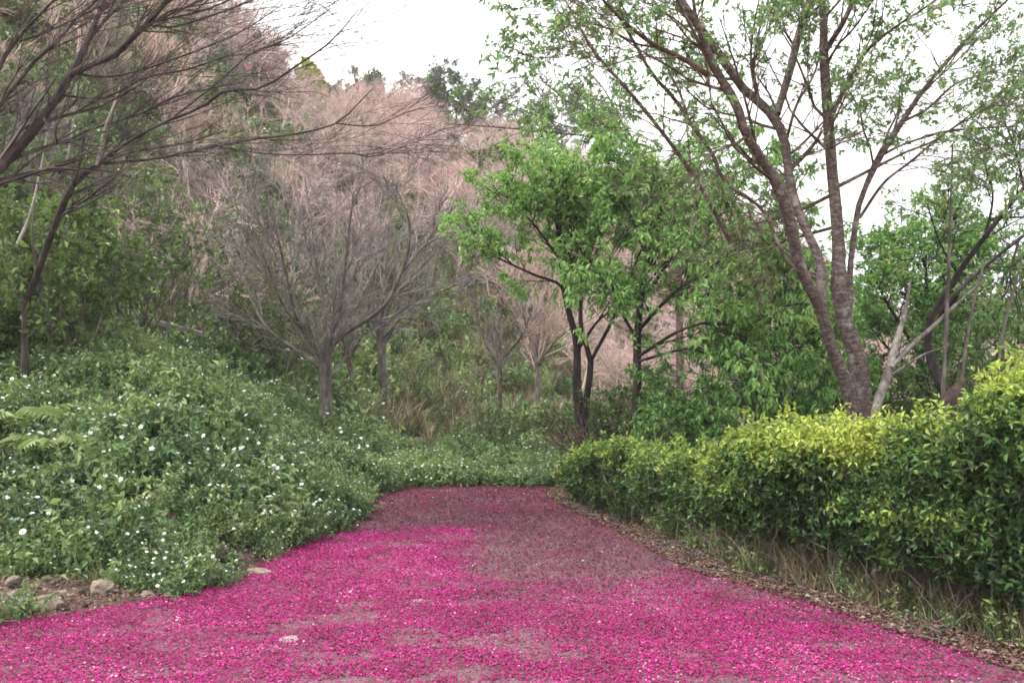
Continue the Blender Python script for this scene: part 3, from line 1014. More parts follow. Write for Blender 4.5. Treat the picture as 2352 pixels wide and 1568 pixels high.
# ---- the big forked tree on the right
def cherry():
    rng = RNG(40)
    D = 8.6
    base = PT(1980, 1010, D)
    base[2] = float(hz(base[0], base[1]))
    root = empty('forked_tree', base, 'tall tree with forked banded grey-brown trunks rising behind the golden hedge', 'tree')
    T = [
        # main right trunk
        [(1985, 1200, 8.6, 86), (1982, 1010, 8.6, 80), (1979, 950, 8.6, 66), (1971, 830, 8.6, 52), (1943, 750, 8.6, 49), (1927, 670, 8.6, 44), (1927, 590, 8.6, 39), (1919, 470, 8.6, 34), (1912, 400, 8.6, 32), (1906, 320, 8.55, 32), (1897, 200, 8.5, 29), (1892, 112, 8.4, 27), (1891, 40, 8.4, 20), (1880, -60, 8.3, 16), (1860, -200, 8.3, 8)],
        # main left trunk
        [(1978, 1080, 8.5, 60), (1962, 958, 8.5, 50), (1951, 902, 8.45, 42), (1931, 850, 8.4, 38), (1907, 787, 8.3, 36), (1891, 730, 8.25, 36), (1879, 690, 8.2, 38), (1859, 660, 8.1, 34), (1831, 590, 8.0, 34), (1818, 520, 7.9, 34), (1793, 440, 7.8, 34), (1757, 376, 7.7, 31), (1715, 312, 7.5, 27), (1691, 240, 7.4, 27), (1651, 172, 7.3, 25), (1627, 120, 7.2, 18), (1600, 50, 7.1, 12), (1585, -60, 7.0, 8)],
    ]
    B = [
        [(1887, 700, 8.25, 30), (1883, 600, 8.4, 28), (1839, 500, 8.5, 26), (1811, 400, 8.6, 26), (1807, 340, 8.6, 26), (1779, 272, 8.6, 28), (1731, 224, 8.6, 26), (1703, 200, 8.5, 26), (1683, 170, 8.5, 26), (1619, 80, 8.4, 25), (1563, 0, 8.3, 22), (1500, -90, 8.2, 14)],
        [(1785, 262, 8.6, 22), (1791, 240, 8.7, 22), (1815, 160, 8.9, 23), (1835, 80, 9.0, 24), (1859, 0, 9.1, 20), (1880, -100, 9.2, 12)],
        [(1895, 118, 8.4, 20), (1912, 92, 8.3, 17), (1939, 48, 8.1, 15), (1963, -8, 8.0, 13), (2000, -120, 7.8, 6)],
        [(1945, 760, 8.7, 26), (1952, 680, 8.9, 20), (1953, 611, 9.0, 17), (1971, 480, 9.1, 17), (1987, 432, 9.1, 16), (2020, 360, 9.1, 22), (2072, 280, 9.0, 17), (2132, 192, 8.9, 13), (2191, 124, 8.8, 11), (2251, 60, 8.6, 9), (2315, 0, 8.5, 7), (2400, -80, 8.4, 4)],
        [(1910, 270, 8.6, 12), (1918, 248, 8.5, 12), (1971, 148, 8.3, 12), (1999, 108, 8.2, 8), (2060, 60, 8.1, 6), (2139, 8, 8.0, 5), (2220, -60, 7.9, 3)],
        [(1627, 172, 7.3, 13), (1563, 132, 7.2, 11), (1511, 108, 7.1, 10), (1459, 72, 7.0, 9), (1411, 28, 6.9, 8), (1350, -40, 6.8, 4)],
        [(1511, 108, 7.1, 6), (1460, 100, 7.1, 5), (1380, 60, 7.1, 4), (1300, 50, 7.2, 3)],
        [(1640, 165, 7.3, 8), (1555, 0, 7.1, 7), (1520, -60, 7.0, 5)],
        [(1813, 392, 8.6, 10), (1845, 360, 8.7, 10), (1872, 328, 8.8, 8), (1890, 300, 9, 5)],
        [(1922, 430, 8.6, 9), (1990, 395, 8.5, 8), (2080, 350, 8.3, 6), (2151, 320, 8.2, 5), (2260, 240, 8.0, 3)],
        [(1975, 500, 9.1, 8), (2030, 420, 9.2, 7), (2091, 372, 9.3, 6), (2180, 300, 9.4, 5), (2300, 230, 9.5, 3)],
        [(1905, 450, 8.6, 9), (1843, 480, 8.8, 8), (1771, 504, 9.0, 6), (1727, 516, 9.1, 4)],
        [(1922, 520, 8.7, 8), (1850, 540, 9, 7), (1790, 560, 9.3, 5), (1730, 600, 9.5, 3)],
        [(1715, 312, 7.5, 9), (1690, 330, 7.4, 7), (1640, 350, 7.3, 5), (1600, 390, 7.2, 3)],
        [(2072, 280, 9, 8), (2130, 250, 9.1, 6), (2200, 190, 9.2, 5), (2300, 160, 9.3, 3)],
        [(1880, 640, 8.4, 10), (1810, 600, 8.8, 8), (1750, 480, 9.0, 8), (1667, 420, 9.0, 9), (1631, 344, 9.0, 9), (1583, 280, 9.0, 10), (1551, 228, 9.0, 9), (1499, 172, 9.0, 8), (1455, 96, 9.0, 6), (1420, 40, 9.0, 4), (1380, -30, 9.0, 3)],
        [(1583, 280, 9.0, 7), (1560, 210, 9.1, 6), (1535, 160, 9.2, 5), (1520, 90, 9.3, 3)],
        [(1680, 560, 9.2, 10), (1610, 430, 9.2, 10), (1551, 344, 9.2, 10), (1483, 256, 9.2, 9), (1411, 172, 9.2, 8), (1362, 116, 9.2, 8), (1298, 0, 9.2, 5), (1270, -60, 9.2, 3)],
        [(1807, 320, 8.6, 8), (1830, 240, 8.5, 7), (1870, 170, 8.4, 5), (1900, 60, 8.3, 3)],
        [(1740, 230, 8.6, 7), (1725, 150, 8.5, 6), (1730, 70, 8.4, 5), (1750, -30, 8.3, 3)],
        [(2020, 360, 9.1, 7), (2080, 330, 9.0, 6), (2190, 300, 8.8, 5), (2340, 290, 8.6, 3)],
    ]
    tr = [traced(t, 34) for t in T]
    br = [traced(b, 22) for b in B]
    for q in tr + br[:4]: q[:, 3] *= 0.77
    limb_objs(root, rng, tr, M['cherry_bark'], ['trunk'] * 2, 16, 0.035)
    limb_objs(root, rng, br[:4], M['cherry_bark'], ['branch'] * 4, 12, 0.03)
    limb_objs(root, rng, br[4:], M['brown_bark'], ['branch'] * len(br[4:]), 8, 0.03)
    P, R = stack([b for b in br] + [resample(t[16:], 22) for t in tr])
    b1, r1 = grow(rng, P, R, 8, 0.2, 1.0, 0.7, 1.1, 7, up=0.03, wig=0.13, rf=0.45, rmax=0.02, absl=True)
    b2, r2 = grow(rng, b1, r1, 7, 0.15, 1.0, 0.65, 0.55, 5, up=0.0, wig=0.15, rf=0.55)
    b3, r3 = grow(rng, b2, r2, 4, 0.15, 1.0, 0.6, 0.5, 4, up=-0.02, wig=0.15, rf=0.6)
    twig_obj(root, rng, [(b1, r1), (b2, r2), (b3, r3)], M['brown_bark'], [0.004, 0.0028, 0.0018])
    # leaves in loose tufts: only some twigs carry them
    k = rng.uniform(size=len(b3)) < 0.40
    # the low inner limbs over the drooping tree carry hardly any leaves
    k &= ~((b3[:, 0, 0] < 2.75 * b3[:, 0, 1] / 8.6) & (b3[:, 0, 2] < 3.5) & (rng.uniform(size=len(b3)) < 0.85))
    n = crown(root, rng, b3[k], 9, 0.062, 0.45, 0.25, M['cherry_leaf'], 0.5, 0.2, 0.3, 0.35, 0.3, parts=0)
    print('cherry leaves', n)


cherry()


def to_fork(root_pt, first):
    return root_pt


# ---- leafless trees left of centre
def bare_tree(seed, name, label, trunk, limbs, bark, twig, d, n1=10, l1=1.0, n2=7, n3=5, up=0.10, mins=(0.007, 0.005, 0.0035), ang=0.5, group=None, wig=0.1, trn=False, blossom=0, spread=None):
    rng = RNG(seed)
    tr = traced(trunk, 18)
    base = tr[0, :3].copy()
    g = float(hz(base[0], base[1]))
    if g < base[2]:
        tr = np.vstack([[base[0], base[1], g - 0.1, tr[0, 3] * 1.15], tr])
        tr = resample(tr, 19)
    base[2] = g
    root = empty(name, base, label, 'tree', group)
    br = [traced(b, 16) for b in limbs]
    limb_objs(root, rng, [tr], bark, ['trunk'], 12, 0.03)
    if br: limb_objs(root, rng, br, bark, ['branch'] * len(br), 7, 0.03)
    allL = br + [resample(tr[-8:], 16)] if br else [resample(tr[-8:], 16)]
    P, R = stack(allL)
    b1, r1 = grow(rng, P, R, n1, 0.15, 1.0, ang, l1, 7, up=up, wig=wig, rf=0.5, absl=True, rmax=0.03, bias=spread)
    b2, r2 = grow(rng, b1, r1, n2, 0.15, 1.0, ang, 0.55, 5, up=up, wig=wig, rf=0.6)
    b3, r3 = grow(rng, b2, r2, n3, 0.15, 1.0, ang, 0.55, 4, up=up, wig=wig, rf=0.7)
    twig_obj(root, rng, [(b1, r1), (b2, r2), (b3, r3)], twig, mins)
    if blossom:
        k = rng.uniform(size=len(b3)) < blossom
        if k.sum(): crown(root, rng, b3[k], 3, 0.018, 0.8, 0.1, M['blossom'], 0.5, 0.25, name='blossoms')
    return root, b3


bare_tree(50, 'bare_tree', 'nearest leafless grey tree, its straight trunk under a wide fan of fine twigs', [(748, 1000, 15, 34), (748, 910, 15, 29), (747, 838, 15, 29), (752, 800, 15, 18)],
          [[(738, 835, 15, 12), (704, 766, 14.9, 11), (680, 726, 14.8, 9), (660, 640, 14.6, 7), (640, 550, 14.4, 5), (615, 450, 14.2, 3)],
           [(734, 842, 15, 11), (680, 802, 15.2, 9), (624, 766, 15.4, 8), (590, 715, 15.6, 6), (560, 640, 15.8, 4), (520, 540, 16, 3)],
           [(752, 822, 15, 16), (760, 766, 14.9, 13), (780, 718, 14.8, 10), (790, 640, 14.7, 8), (800, 540, 14.5, 5), (812, 440, 14.4, 3)],
           [(760, 800, 15, 10), (792, 766, 14.8, 10), (880, 706, 14.4, 10), (920, 630, 14.2, 9), (940, 560, 14.1, 7), (938, 500, 14.0, 5), (905, 420, 14.0, 3)],
           [(750, 800, 15, 12), (742, 700, 15.2, 9), (725, 600, 15.4, 7), (715, 500, 15.5, 4), (700, 410, 15.6, 3)],
           [(756, 790, 15, 9), (820, 700, 15.6, 7), (870, 600, 16, 5), (930, 520, 16.3, 3)],
           [(920, 630, 14.2, 6), (980, 560, 14.4, 5), (1040, 540, 14.6, 3)],
           [(700, 765, 14.9, 6), (650, 700, 14.5, 5), (610, 600, 14.1, 4), (580, 520, 13.9, 3)]],
          M['grey_bark'], M['grey_twig'], 15, n1=11, l1=1.25, n2=7, n3=5, up=0.05, ang=0.55, wig=0.14)
bare_tree(51, 'bare_tree', 'slim reddish leafless tree standing between two thicker grey trunks left of the path', [(812, 945, 18, 14), (812, 880, 18, 12), (800, 830, 18, 11), (790, 780, 18, 9)],
          [[(800, 830, 18, 8), (830, 770, 18.2, 6), (850, 690, 18.4, 4), (860, 600, 18.5, 3)], [(795, 800, 18, 7), (770, 740, 18, 5), (750, 660, 18, 3)]],
          M['brown_bark'], M['grey_twig'], 18, n1=7, l1=1.0, n2=6, n3=4)
bare_tree(52, 'bare_tree', 'grey leafless tree right of the slim reddish one, its twigs leaning out over the path', [(882, 955, 18.5, 22), (882, 900, 18.5, 20), (878, 830, 18.5, 20), (876, 750, 18.5, 17)],
          [[(876, 760, 18.5, 12), (900, 690, 18.4, 9), (960, 620, 18.2, 7), (1020, 560, 18, 4), (1060, 520, 18, 3)],
           [(877, 750, 18.5, 12), (880, 660, 18.6, 8), (890, 560, 18.8, 6), (900, 450, 19, 3)],
           [(878, 780, 18.5, 9), (930, 720, 18.1, 7), (990, 680, 17.8, 5), (1060, 650, 17.5, 3)],
           [(876, 760, 18.5, 9), (840, 680, 18.8, 6), (820, 590, 19, 4), (800, 500, 19.2, 3)]],
          M['grey_bark'], M['grey_twig'], 18.5, n1=9, l1=1.35, n2=7, n3=5)
bare_tree(53, 'bare_sapling', 'small leafless sapling forking low, in the grass beyond the end of the path', [(1149, 1000, 19, 10), (1149, 900, 19, 9), (1149, 835, 19, 9)],
          [[(1149, 838, 19, 6), (1173, 802, 18.9, 5), (1201, 766, 18.8, 4), (1225, 700, 18.7, 2)], [(1149, 835, 19, 6), (1148, 782, 19, 4), (1150, 700, 19.2, 2)],
           [(1158, 820, 19, 4), (1181, 730, 19.2, 3), (1190, 660, 19.3, 2)], [(1149, 850, 19, 4), (1115, 790, 19.1, 3), (1095, 720, 19.2, 2)]],
          M['brown_bark'], M['grey_twig'], 19, n1=7, l1=0.7, n2=5, n3=3, mins=(0.006, 0.005, 0.004))
bare_tree(54, 'bare_tree', 'leafless pinkish tree in the hollow behind the small sapling', [(1235, 960, 24, 14), (1235, 880, 24, 12), (1230, 800, 24, 10)],
          [[(1230, 810, 24, 8), (1200, 720, 24, 6), (1180, 620, 24, 4)], [(1230, 800, 24, 8), (1250, 700, 24, 6), (1270, 600, 24, 4)], [(1232, 840, 24, 6), (1280, 780, 23.5, 5), (1330, 740, 23, 3)]],
          M['grey_bark'], M['hill_twig'], 24, n1=9, l1=1.5, n2=6, n3=5, mins=(0.012, 0.009, 0.007))

# ---- overhanging leafless trees at the left edge
bare_tree(60, 'overhanging_tree', 'dark leafless tree leaning in from the left edge with branches sweeping up across the sky', [(-420, 900, 7.4, 60), (-300, 640, 7.5, 54), (-170, 510, 7.7, 38), (-60, 430, 7.9, 30), (0, 384, 8.0, 26), (80, 296, 8.1, 22), (136, 216, 8.2, 19), (168, 160, 8.2, 16)],
          [[(168, 162, 8.2, 17), (195, 110, 8.2, 13), (216, 60, 8.2, 12), (240, 0, 8.2, 9), (270, -90, 8.2, 5)],
           [(162, 172, 8.2, 16), (205, 150, 8.1, 16), (260, 128, 8.0, 17), (300, 90, 7.9, 15), (340, 52, 7.8, 13), (385, 0, 7.7, 10), (440, -70, 7.6, 5)],
           [(-40, 320, 8.2, 12), (0, 240, 8.2, 10), (40, 192, 8.2, 9), (80, 140, 8.2, 9), (140, 88, 8.2, 8), (172, 44, 8.2, 7), (224, 0, 8.2, 6), (300, -80, 8, 3)],
           [(-60, 400, 7.7, 16), (-30, 250, 7.6, 13), (0, 150, 7.5, 12), (40, 90, 7.5, 9), (85, 40, 7.4, 7), (125, 0, 7.4, 5), (170, -60, 7.4, 3)],
           [(45, 96, 7.5, 6), (120, 68, 7.5, 6), (180, 40, 7.5, 4), (240, 10, 7.5, 3)],
           [(300, 92, 7.9, 6), (344, 60, 7.8, 5), (400, 62, 7.7, 5), (500, 32, 7.6, 4), (584, 0, 7.5, 3)],
           [(180, 170, 8.2, 7), (260, 176, 8.2, 5), (360, 150, 8.2, 4), (470, 110, 8.2, 4), (560, 70, 8.2, 3), (650, 10, 8.2, 2)],
           [(136, 218, 8.2, 6), (240, 225, 8.3, 5), (330, 180, 8.4, 4), (430, 160, 8.5, 4), (520, 130, 8.5, 3), (576, 124, 8.5, 2)],
           [(100, 270, 8.1, 7), (130, 330, 8.0, 5), (128, 300, 7.9, 4), (150, 240, 7.8, 3)]],
          M['limb_bark'], M['twig_dark'], 8, n1=8, l1=1.1, n2=5, n3=3, up=0.0, mins=(0.0035, 0.0022, 0.0014), ang=0.42, blossom=0.05, spread=np.array([0.5, 0, 0.15]))
bare_tree(61, 'overhanging_tree', 'leafless tree rising from the leafy shrubs, its long thin limbs arching level over the slope', [(60, 700, 9.6, 16), (110, 560, 9.3, 15), (150, 460, 9.0, 16), (176, 412, 9.0, 14), (222, 380, 9.0, 13), (242, 366, 9.0, 11)],
          [[(240, 364, 9, 9), (304, 320, 8.9, 7), (380, 280, 8.8, 7), (460, 248, 8.7, 7), (516, 208, 8.6, 7), (560, 206, 8.5, 6), (608, 200, 8.4, 6), (680, 152, 8.3, 5), (760, 96, 8.2, 4), (822, 24, 8.1, 2)],
           [(240, 376, 9, 8), (360, 364, 9, 6), (480, 340, 9.1, 5), (580, 320, 9.2, 5), (680, 308, 9.3, 5), (772, 284, 9.4, 4), (820, 240, 9.4, 3), (860, 200, 9.4, 2)],
           [(772, 284, 9.4, 3.5), (860, 288, 9.5, 3), (940, 256, 9.6, 2), (1000, 244, 9.6, 1.5)],
           [(500, 336, 9.1, 4), (600, 352, 9.0, 3), (700, 356, 8.9, 3), (800, 352, 8.8, 3), (860, 360, 8.8, 3), (936, 332, 8.8, 2)],
           [(150, 330, 9.2, 6), (200, 300, 9.2, 6), (320, 262, 9.3, 5), (400, 224, 9.4, 5), (480, 204, 9.5, 3), (560, 190, 9.5, 2)],
           [(400, 268, 8.8, 4), (500, 190, 8.8, 4), (576, 124, 8.8, 4), (660, 90, 8.8, 3), (760, 20, 8.8, 2)],
           [(230, 378, 9, 6), (250, 300, 9.1, 4), (262, 250, 9.1, 3), (270, 200, 9.1, 2)],
           [(236, 375, 9, 6), (300, 350, 8.7, 4), (420, 330, 8.5, 3), (520, 300, 8.4, 2)]],
          M['limb_bark'], M['twig_dark'], 9, n1=8, l1=1.0, n2=5, n3=3, up=0.0, mins=(0.003, 0.002, 0.0014), ang=0.4, blossom=0.05, spread=np.array([0.6, 0, 0.1]))


# ---- leafy trees
def leafy_tree(seed, name, label, trunks, limbs, bark, mat, leaf, wr, n1, l1, n2, n3, per, droop=0.35, tmean=0.5, cat='tree', up=0.02, parts=0, mins=(0.006, 0.004, 0.0025), group=None, ang=0.7, upn=0.5, tintf=None, wig=0.14, bias=None, twigmat=None, keep=1.0, tl=8):
    rng = RNG(seed)
    trs = []
    for t in trunks:
        q = traced(t, 20)
        g = float(hz(q[0, 0], q[0, 1]))
        if g < q[0, 2]: q = resample(np.vstack([[q[0, 0], q[0, 1], g - 0.1, q[0, 3] * 1.15], q]), 20)
        trs.append(q)
    base = trs[0][0, :3].copy()
    base[2] = float(hz(base[0], base[1]))
    root = empty(name, base, label, cat, group)
    br = [traced(b, 16) for b in limbs]
    limb_objs(root, rng, trs, bark, ['trunk'] * len(trs), 12, 0.03)
    if br: limb_objs(root, rng, br, bark, ['branch'] * len(br), 7, 0.03)
    P, R = stack(br + [resample(t[-tl:], 16) for t in trs])
    b1, r1 = grow(rng, P, R, n1, 0.15, 1.0, ang, l1, 7, up=up, wig=wig, rf=0.5, absl=True, rmax=0.03, bias=bias)
    b2, r2 = grow(rng, b1, r1, n2, 0.15, 1.0, ang, 0.55, 5, up=up - 0.03, wig=wig, rf=0.6)
    b3, r3 = grow(rng, b2, r2, n3, 0.15, 1.0, ang, 0.6, 4, up=up - 0.06, wig=wig, rf=0.7)
    twig_obj(root, rng, [(b1, r1), (b2, r2), (b3, r3)], twigmat or bark, mins)
    if keep < 1: b3 = b3[rng.uniform(size=len(b3)) < keep]
    n = crown(root, rng, b3, per, leaf, wr, droop, mat, tmean, 0.17, 0.35, upn, 0.15, parts=parts, tintf=tintf)
    print(name, n)
    return root


leafy_tree(70, 'leafy_tree', 'leafy green tree with a dark twin trunk at the far end of the low hedge', [[(1335, 1010, 13, 30), (1333, 960, 13, 26), (1325, 880, 13, 20), (1325, 790, 13, 17), (1305, 710, 13, 14), (1293, 650, 13, 12), (1289, 580, 13, 10), (1285, 480, 13, 6)],
            [(1338, 1010, 12.9, 22), (1345, 930, 12.9, 16), (1357, 830, 12.8, 14), (1335, 760, 12.8, 11), (1335, 660, 12.9, 9), (1340, 560, 13, 6), (1350, 470, 13, 4)]],
           [[(1300, 700, 13, 7), (1286, 654, 12.9, 7), (1225, 630, 12.7, 6), (1130, 586, 12.5, 4)],
            [(1357, 830, 12.8, 9), (1418, 706, 12.9, 8), (1394, 666, 12.9, 7), (1346, 586, 13, 6), (1313, 546, 13, 4), (1260, 460, 13, 3)],
            [(1330, 800, 13, 7), (1380, 730, 12.6, 6), (1450, 690, 12.3, 5), (1530, 600, 12, 4)],
            [(1289, 600, 13, 7), (1230, 520, 12.8, 5), (1180, 460, 12.6, 3)],
            [(1289, 590, 13, 7), (1270, 480, 13.3, 5), (1240, 400, 13.5, 3)],
            [(1340, 600, 13, 6), (1380, 480, 13, 5), (1420, 390, 13, 3)],
            [(1420, 706, 12.9, 6), (1470, 580, 12.8, 5), (1540, 460, 12.6, 3)],
            [(1345, 560, 13, 5), (1300, 430, 12.6, 4), (1310, 370, 12.5, 3)]],
           M['dark_bark'], M['tree_leaf'], 0.092, 0.36, 8, 0.9, 7, 4, 7, 0.5, 0.82, parts=260)
leafy_tree(71, 'leafy_tree', 'dense dark green tree with drooping sprays of bright leaflets left of the forked tree', [[(1462, 1000, 12, 22), (1463, 900, 12, 20), (1465, 750, 12, 17), (1480, 640, 12, 13), (1500, 540, 12, 9), (1530, 440, 12, 5)]],
           [[(1465, 760, 12, 10), (1540, 680, 11.4, 8), (1600, 640, 11, 6), (1680, 640, 10.6, 4)],
            [(1468, 700, 12, 9), (1560, 570, 11.6, 7), (1640, 500, 11.2, 5), (1700, 480, 11, 3)],
            [(1464, 820, 12, 9), (1560, 760, 11.2, 7), (1640, 740, 10.8, 5), (1720, 760, 10.5, 3)],
            [(1480, 640, 12, 8), (1540, 500, 12.1, 6), (1600, 410, 12.2, 4), (1640, 380, 12.3, 3)],
            [(1464, 830, 12, 7), (1580, 800, 11.3, 6), (1700, 800, 10.9, 5), (1800, 820, 10.7, 3)],
            [(1600, 640, 11, 6), (1720, 560, 11, 5), (1760, 640, 11, 4), (1800, 720, 11, 3)],
            [(1520, 470, 12, 6), (1450, 420, 12, 4), (1410, 380, 12, 3)],
            [(1640, 500, 11.2, 5), (1720, 520, 11.2, 4), (1770, 580, 11.2, 3)],
            [(1464, 780, 12, 8), (1420, 700, 11.8, 6), (1400, 600, 11.6, 4), (1440, 520, 11.5, 3)]],
           M['dark_bark'], M['tree_leaf'], 0.105, 0.34, 9, 0.9, 7, 4, 7, 0.9, 0.72, parts=260, up=-0.02)
leafy_tree(72, 'thicket_tree', 'shaded bushy tree filling the gap between the drooping tree and the forked trunks', [[(1780, 1060, 11.5, 18), (1790, 900, 11.5, 14), (1800, 800, 11.5, 10), (1810, 700, 11.5, 6)]],
           [[(1785, 980, 11.5, 8), (1700, 920, 11.2, 6), (1620, 880, 11, 4)], [(1785, 960, 11.5, 8), (1870, 900, 11.6, 6), (1930, 860, 11.7, 4)],
            [(1792, 880, 11.5, 7), (1720, 800, 11.8, 5), (1660, 760, 12, 3)], [(1795, 860, 11.5, 7), (1850, 780, 12, 5), (1890, 720, 12.3, 3)],
            [(1784, 1000, 11.5, 7), (1880, 960, 10.6, 5), (1920, 940, 10.3, 3)], [(1784, 1000, 11.5, 7), (1680, 980, 10.8, 5), (1580, 960, 10.6, 3)]],
           M['dark_bark'], M['tree_leaf'], 0.085, 0.38, 10, 0.7, 7, 4, 8, 0.6, 0.36, up=0.0)
leafy_tree(73, 'thicket_tree', 'broad green tree behind the forked one, its flat crown under the open sky at right', [[(2110, 1050, 14, 24), (2110, 900, 14, 20), (2120, 760, 14, 15), (2130, 660, 14, 10), (2120, 590, 14, 6)]],
           [[(2115, 820, 14, 10), (2040, 700, 13.6, 7), (2000, 620, 13.4, 4)], [(2118, 780, 14, 10), (2200, 680, 13.8, 7), (2260, 620, 13.6, 4)],
            [(2125, 700, 14, 8), (2080, 620, 14.2, 5), (2060, 560, 14.3, 3)], [(2128, 680, 14, 8), (2190, 600, 14.4, 5), (2210, 550, 14.5, 3)],
            [(2112, 860, 14, 8), (2040, 800, 14.5, 6), (1990, 740, 14.8, 4)], [(2112, 880, 14, 8), (2200, 800, 14.5, 6), (2280, 740, 15, 4)]],
           M['dark_bark'], M['tree_leaf'], 0.085, 0.45, 13, 0.85, 7, 4, 7, 0.2, 0.45, up=0.0)
leafy_tree(74, 'thicket_tree', 'green tree with dark limbs slanting up to the right edge of the view', [[(2230, 1000, 11, 26), (2150, 860, 11, 22), (2130, 760, 11, 16), (2180, 660, 10.8, 14), (2250, 560, 10.6, 12), (2352, 430, 10.4, 9), (2450, 320, 10.2, 5)]],
           [[(2140, 730, 11, 10), (2230, 640, 11.2, 9), (2352, 540, 11.3, 8), (2450, 470, 11.4, 5)],
            [(2260, 550, 10.6, 7), (2280, 460, 10.6, 5), (2270, 380, 10.6, 3)], [(2300, 500, 10.5, 6), (2380, 500, 10.2, 4), (2450, 520, 10, 3)],
            [(2200, 630, 10.8, 6), (2160, 560, 10.6, 4), (2130, 470, 10.5, 3)], [(2340, 550, 11.3, 6), (2320, 640, 11, 4), (2340, 720, 10.8, 3)],
            [(2352, 430, 10.4, 6), (2330, 340, 10.4, 4), (2300, 260, 10.3, 3)]],
           M['dark_bark'], M['cherry_leaf'], 0.075, 0.42, 7, 0.7, 6, 4, 6, 0.3, 0.65, up=0.0, keep=0.7)
leafy_tree(75, 'thicket_tree', 'far green tree low behind the hedge between the forked trunk and the right edge', [[(2300, 1000, 17, 22), (2300, 880, 17, 18), (2290, 780, 17, 12), (2280, 700, 17, 7)]],
           [[(2298, 860, 17, 8), (2220, 800, 17, 6), (2160, 760, 17, 4)], [(2298, 840, 17, 8), (2360, 760, 17, 6), (2420, 700, 17, 4)], [(2290, 780, 17, 8), (2250, 720, 17, 5), (2200, 690, 17, 3)],
            [(2300, 900, 17, 8), (2390, 860, 16.5, 6), (2450, 820, 16, 4)]],
           M['dark_bark'], M['shrub_leaf'], 0.10, 0.5, 13, 1.2, 6, 4, 6, 0.2, 0.4, up=0.0, mins=(0.008, 0.006, 0.004))
leafy_tree(76, 'far_tree', 'olive green tree on the slope whose leafy boughs reach left across the pink hill', [[(1560, 640, 22, 16), (1540, 520, 22, 13), (1510, 420, 22, 10), (1480, 350, 22, 8), (1426, 320, 22, 6)]],
           [[(1506, 344, 22, 6), (1426, 320, 21.8, 5), (1306, 308, 21.5, 5), (1186, 296, 21.2, 4), (1086, 288, 21, 3), (1020, 285, 21, 2)],
            [(1426, 320, 22, 5), (1380, 280, 22, 4), (1300, 230, 22, 3), (1240, 180, 22, 2)],
            [(1480, 350, 22, 6), (1400, 300, 22.5, 4), (1300, 290, 23, 3), (1200, 240, 23, 2)],
            [(1500, 380, 22, 6), (1440, 300, 22, 4), (1390, 210, 22, 3), (1340, 150, 22, 2)],
            [(1510, 420, 22, 6), (1560, 330, 22, 4), (1600, 250, 22, 3)]],
           M['brown_bark'], M['tree_leaf'], 0.13, 0.45, 7, 1.3, 6, 4, 5, 0.2, 0.40, up=0.0, mins=(0.01, 0.008, 0.005), keep=0.75)


# ---- shrubs on the left bank: shoots with leaves around a frame of stems
def shrub(seed, name, label, px, py, d, h, w, mat, bark, leaf, wr, ns, per, tmean, cat='shrub', droop=0.15, mins=(0.004, 0.003, 0.002), group=None, keepl=1.0, n1=7, n2=5, lean=0.45):
    rng = RNG(seed)
    b = PT(px, py, d)
    b[2] = float(hz(b[0], b[1]))
    root = empty(name, b, label, cat, group)
    K = 8
    P0 = b + np.stack([rng.normal(0, 0.12, ns), rng.normal(0, 0.12, ns), np.full(ns, -0.05)], -1)
    dd = nrm(np.stack([rng.normal(0, lean * w, ns), rng.normal(0, lean * w, ns), np.ones(ns)], -1))
    pts, p = [P0], P0
    L = h * rng.uniform(0.6, 1.05, ns)
    for k in range(K - 1):
        p = p + dd * (L / (K - 1))[:, None]
        pts.append(p)
        dd = nrm(dd + rng.normal(0, 0.08, (ns, 3)))
    P = np.stack(pts, 1)
    R = np.linspace(0.018, 0.006, K)[None] * rng.uniform(0.7, 1.4, ns)[:, None] * h / 2
    for i in range(ns):
        mb = MB()
        tubes(mb, P[i:i + 1], R[i:i + 1], 6, rng)
        mb.build('stem', bark, root, smooth=True)
    b1, r1 = grow(rng, P, R, n1, 0.15, 1.0, 0.6, h * 0.32, 5, up=0.03, wig=0.14, rf=0.5, absl=True)
    b2, r2 = grow(rng, b1, r1, n2, 0.15, 1.0, 0.6, 0.55, 4, up=0.02, wig=0.15, rf=0.6)
    twig_obj(root, rng, [(b1, r1), (b2, r2)], bark, mins[:2])
    if keepl < 1: b2 = b2[rng.uniform(size=len(b2)) < keepl]
    n = crown(root, rng, b2, per, leaf, wr, droop, mat, tmean, 0.17, 0.3, 0.5, 0.1)
    return root


SB = [  # px, base py, depth, height, spread, tint, look
    (40, 700, 11.2, 2.2, 0.9, 0.38, 'tall bright green shrub at the left edge under the overhanging tree'),
    (200, 690, 10.4, 1.8, 0.8, 0.40, 'yellow-green leafy shrub on the bank below the arching limbs'),
    (-70, 620, 10.2, 1.7, 0.9, 0.3, 'leafy shrub half out of view at the left edge of the bank'),
    (330, 640, 13.0, 2.2, 0.8, 0.35, 'olive shrub on top of the bank by the pale concrete ledge'),
    (520, 640, 16.5, 2.6, 1.0, 0.25, 'dark olive shrub between the pale ledge and the nearest leafless tree'),
    (610, 690, 17.0, 2.2, 1.0, 0.22, 'low dark shrub behind the left twigs of the nearest leafless tree'),
    (130, 640, 12.5, 2.4, 0.9, 0.22, 'dull green shrub deeper in the bank behind the yellow-green one'),
    (420, 590, 19.0, 2.6, 0.9, 0.3, 'grey-green shrub on the terrace above the pale ledge'),
]
for k, (px, py, d, h, w, t, lab) in enumerate(SB):
    shrub(300 + k, 'leafy_shrub', lab, px, py, d, h, w, M['shrub_leaf'], M['grey_bark'], 0.10 if d < 12 else 0.10, 0.5, 9, 7, t + 0.08, group='shrubs on the left bank', keepl=[0.9, 0.85, 0.7, 0.4, 0.3, 0.35, 0.5, 0.22][k], n1=9, n2=7)
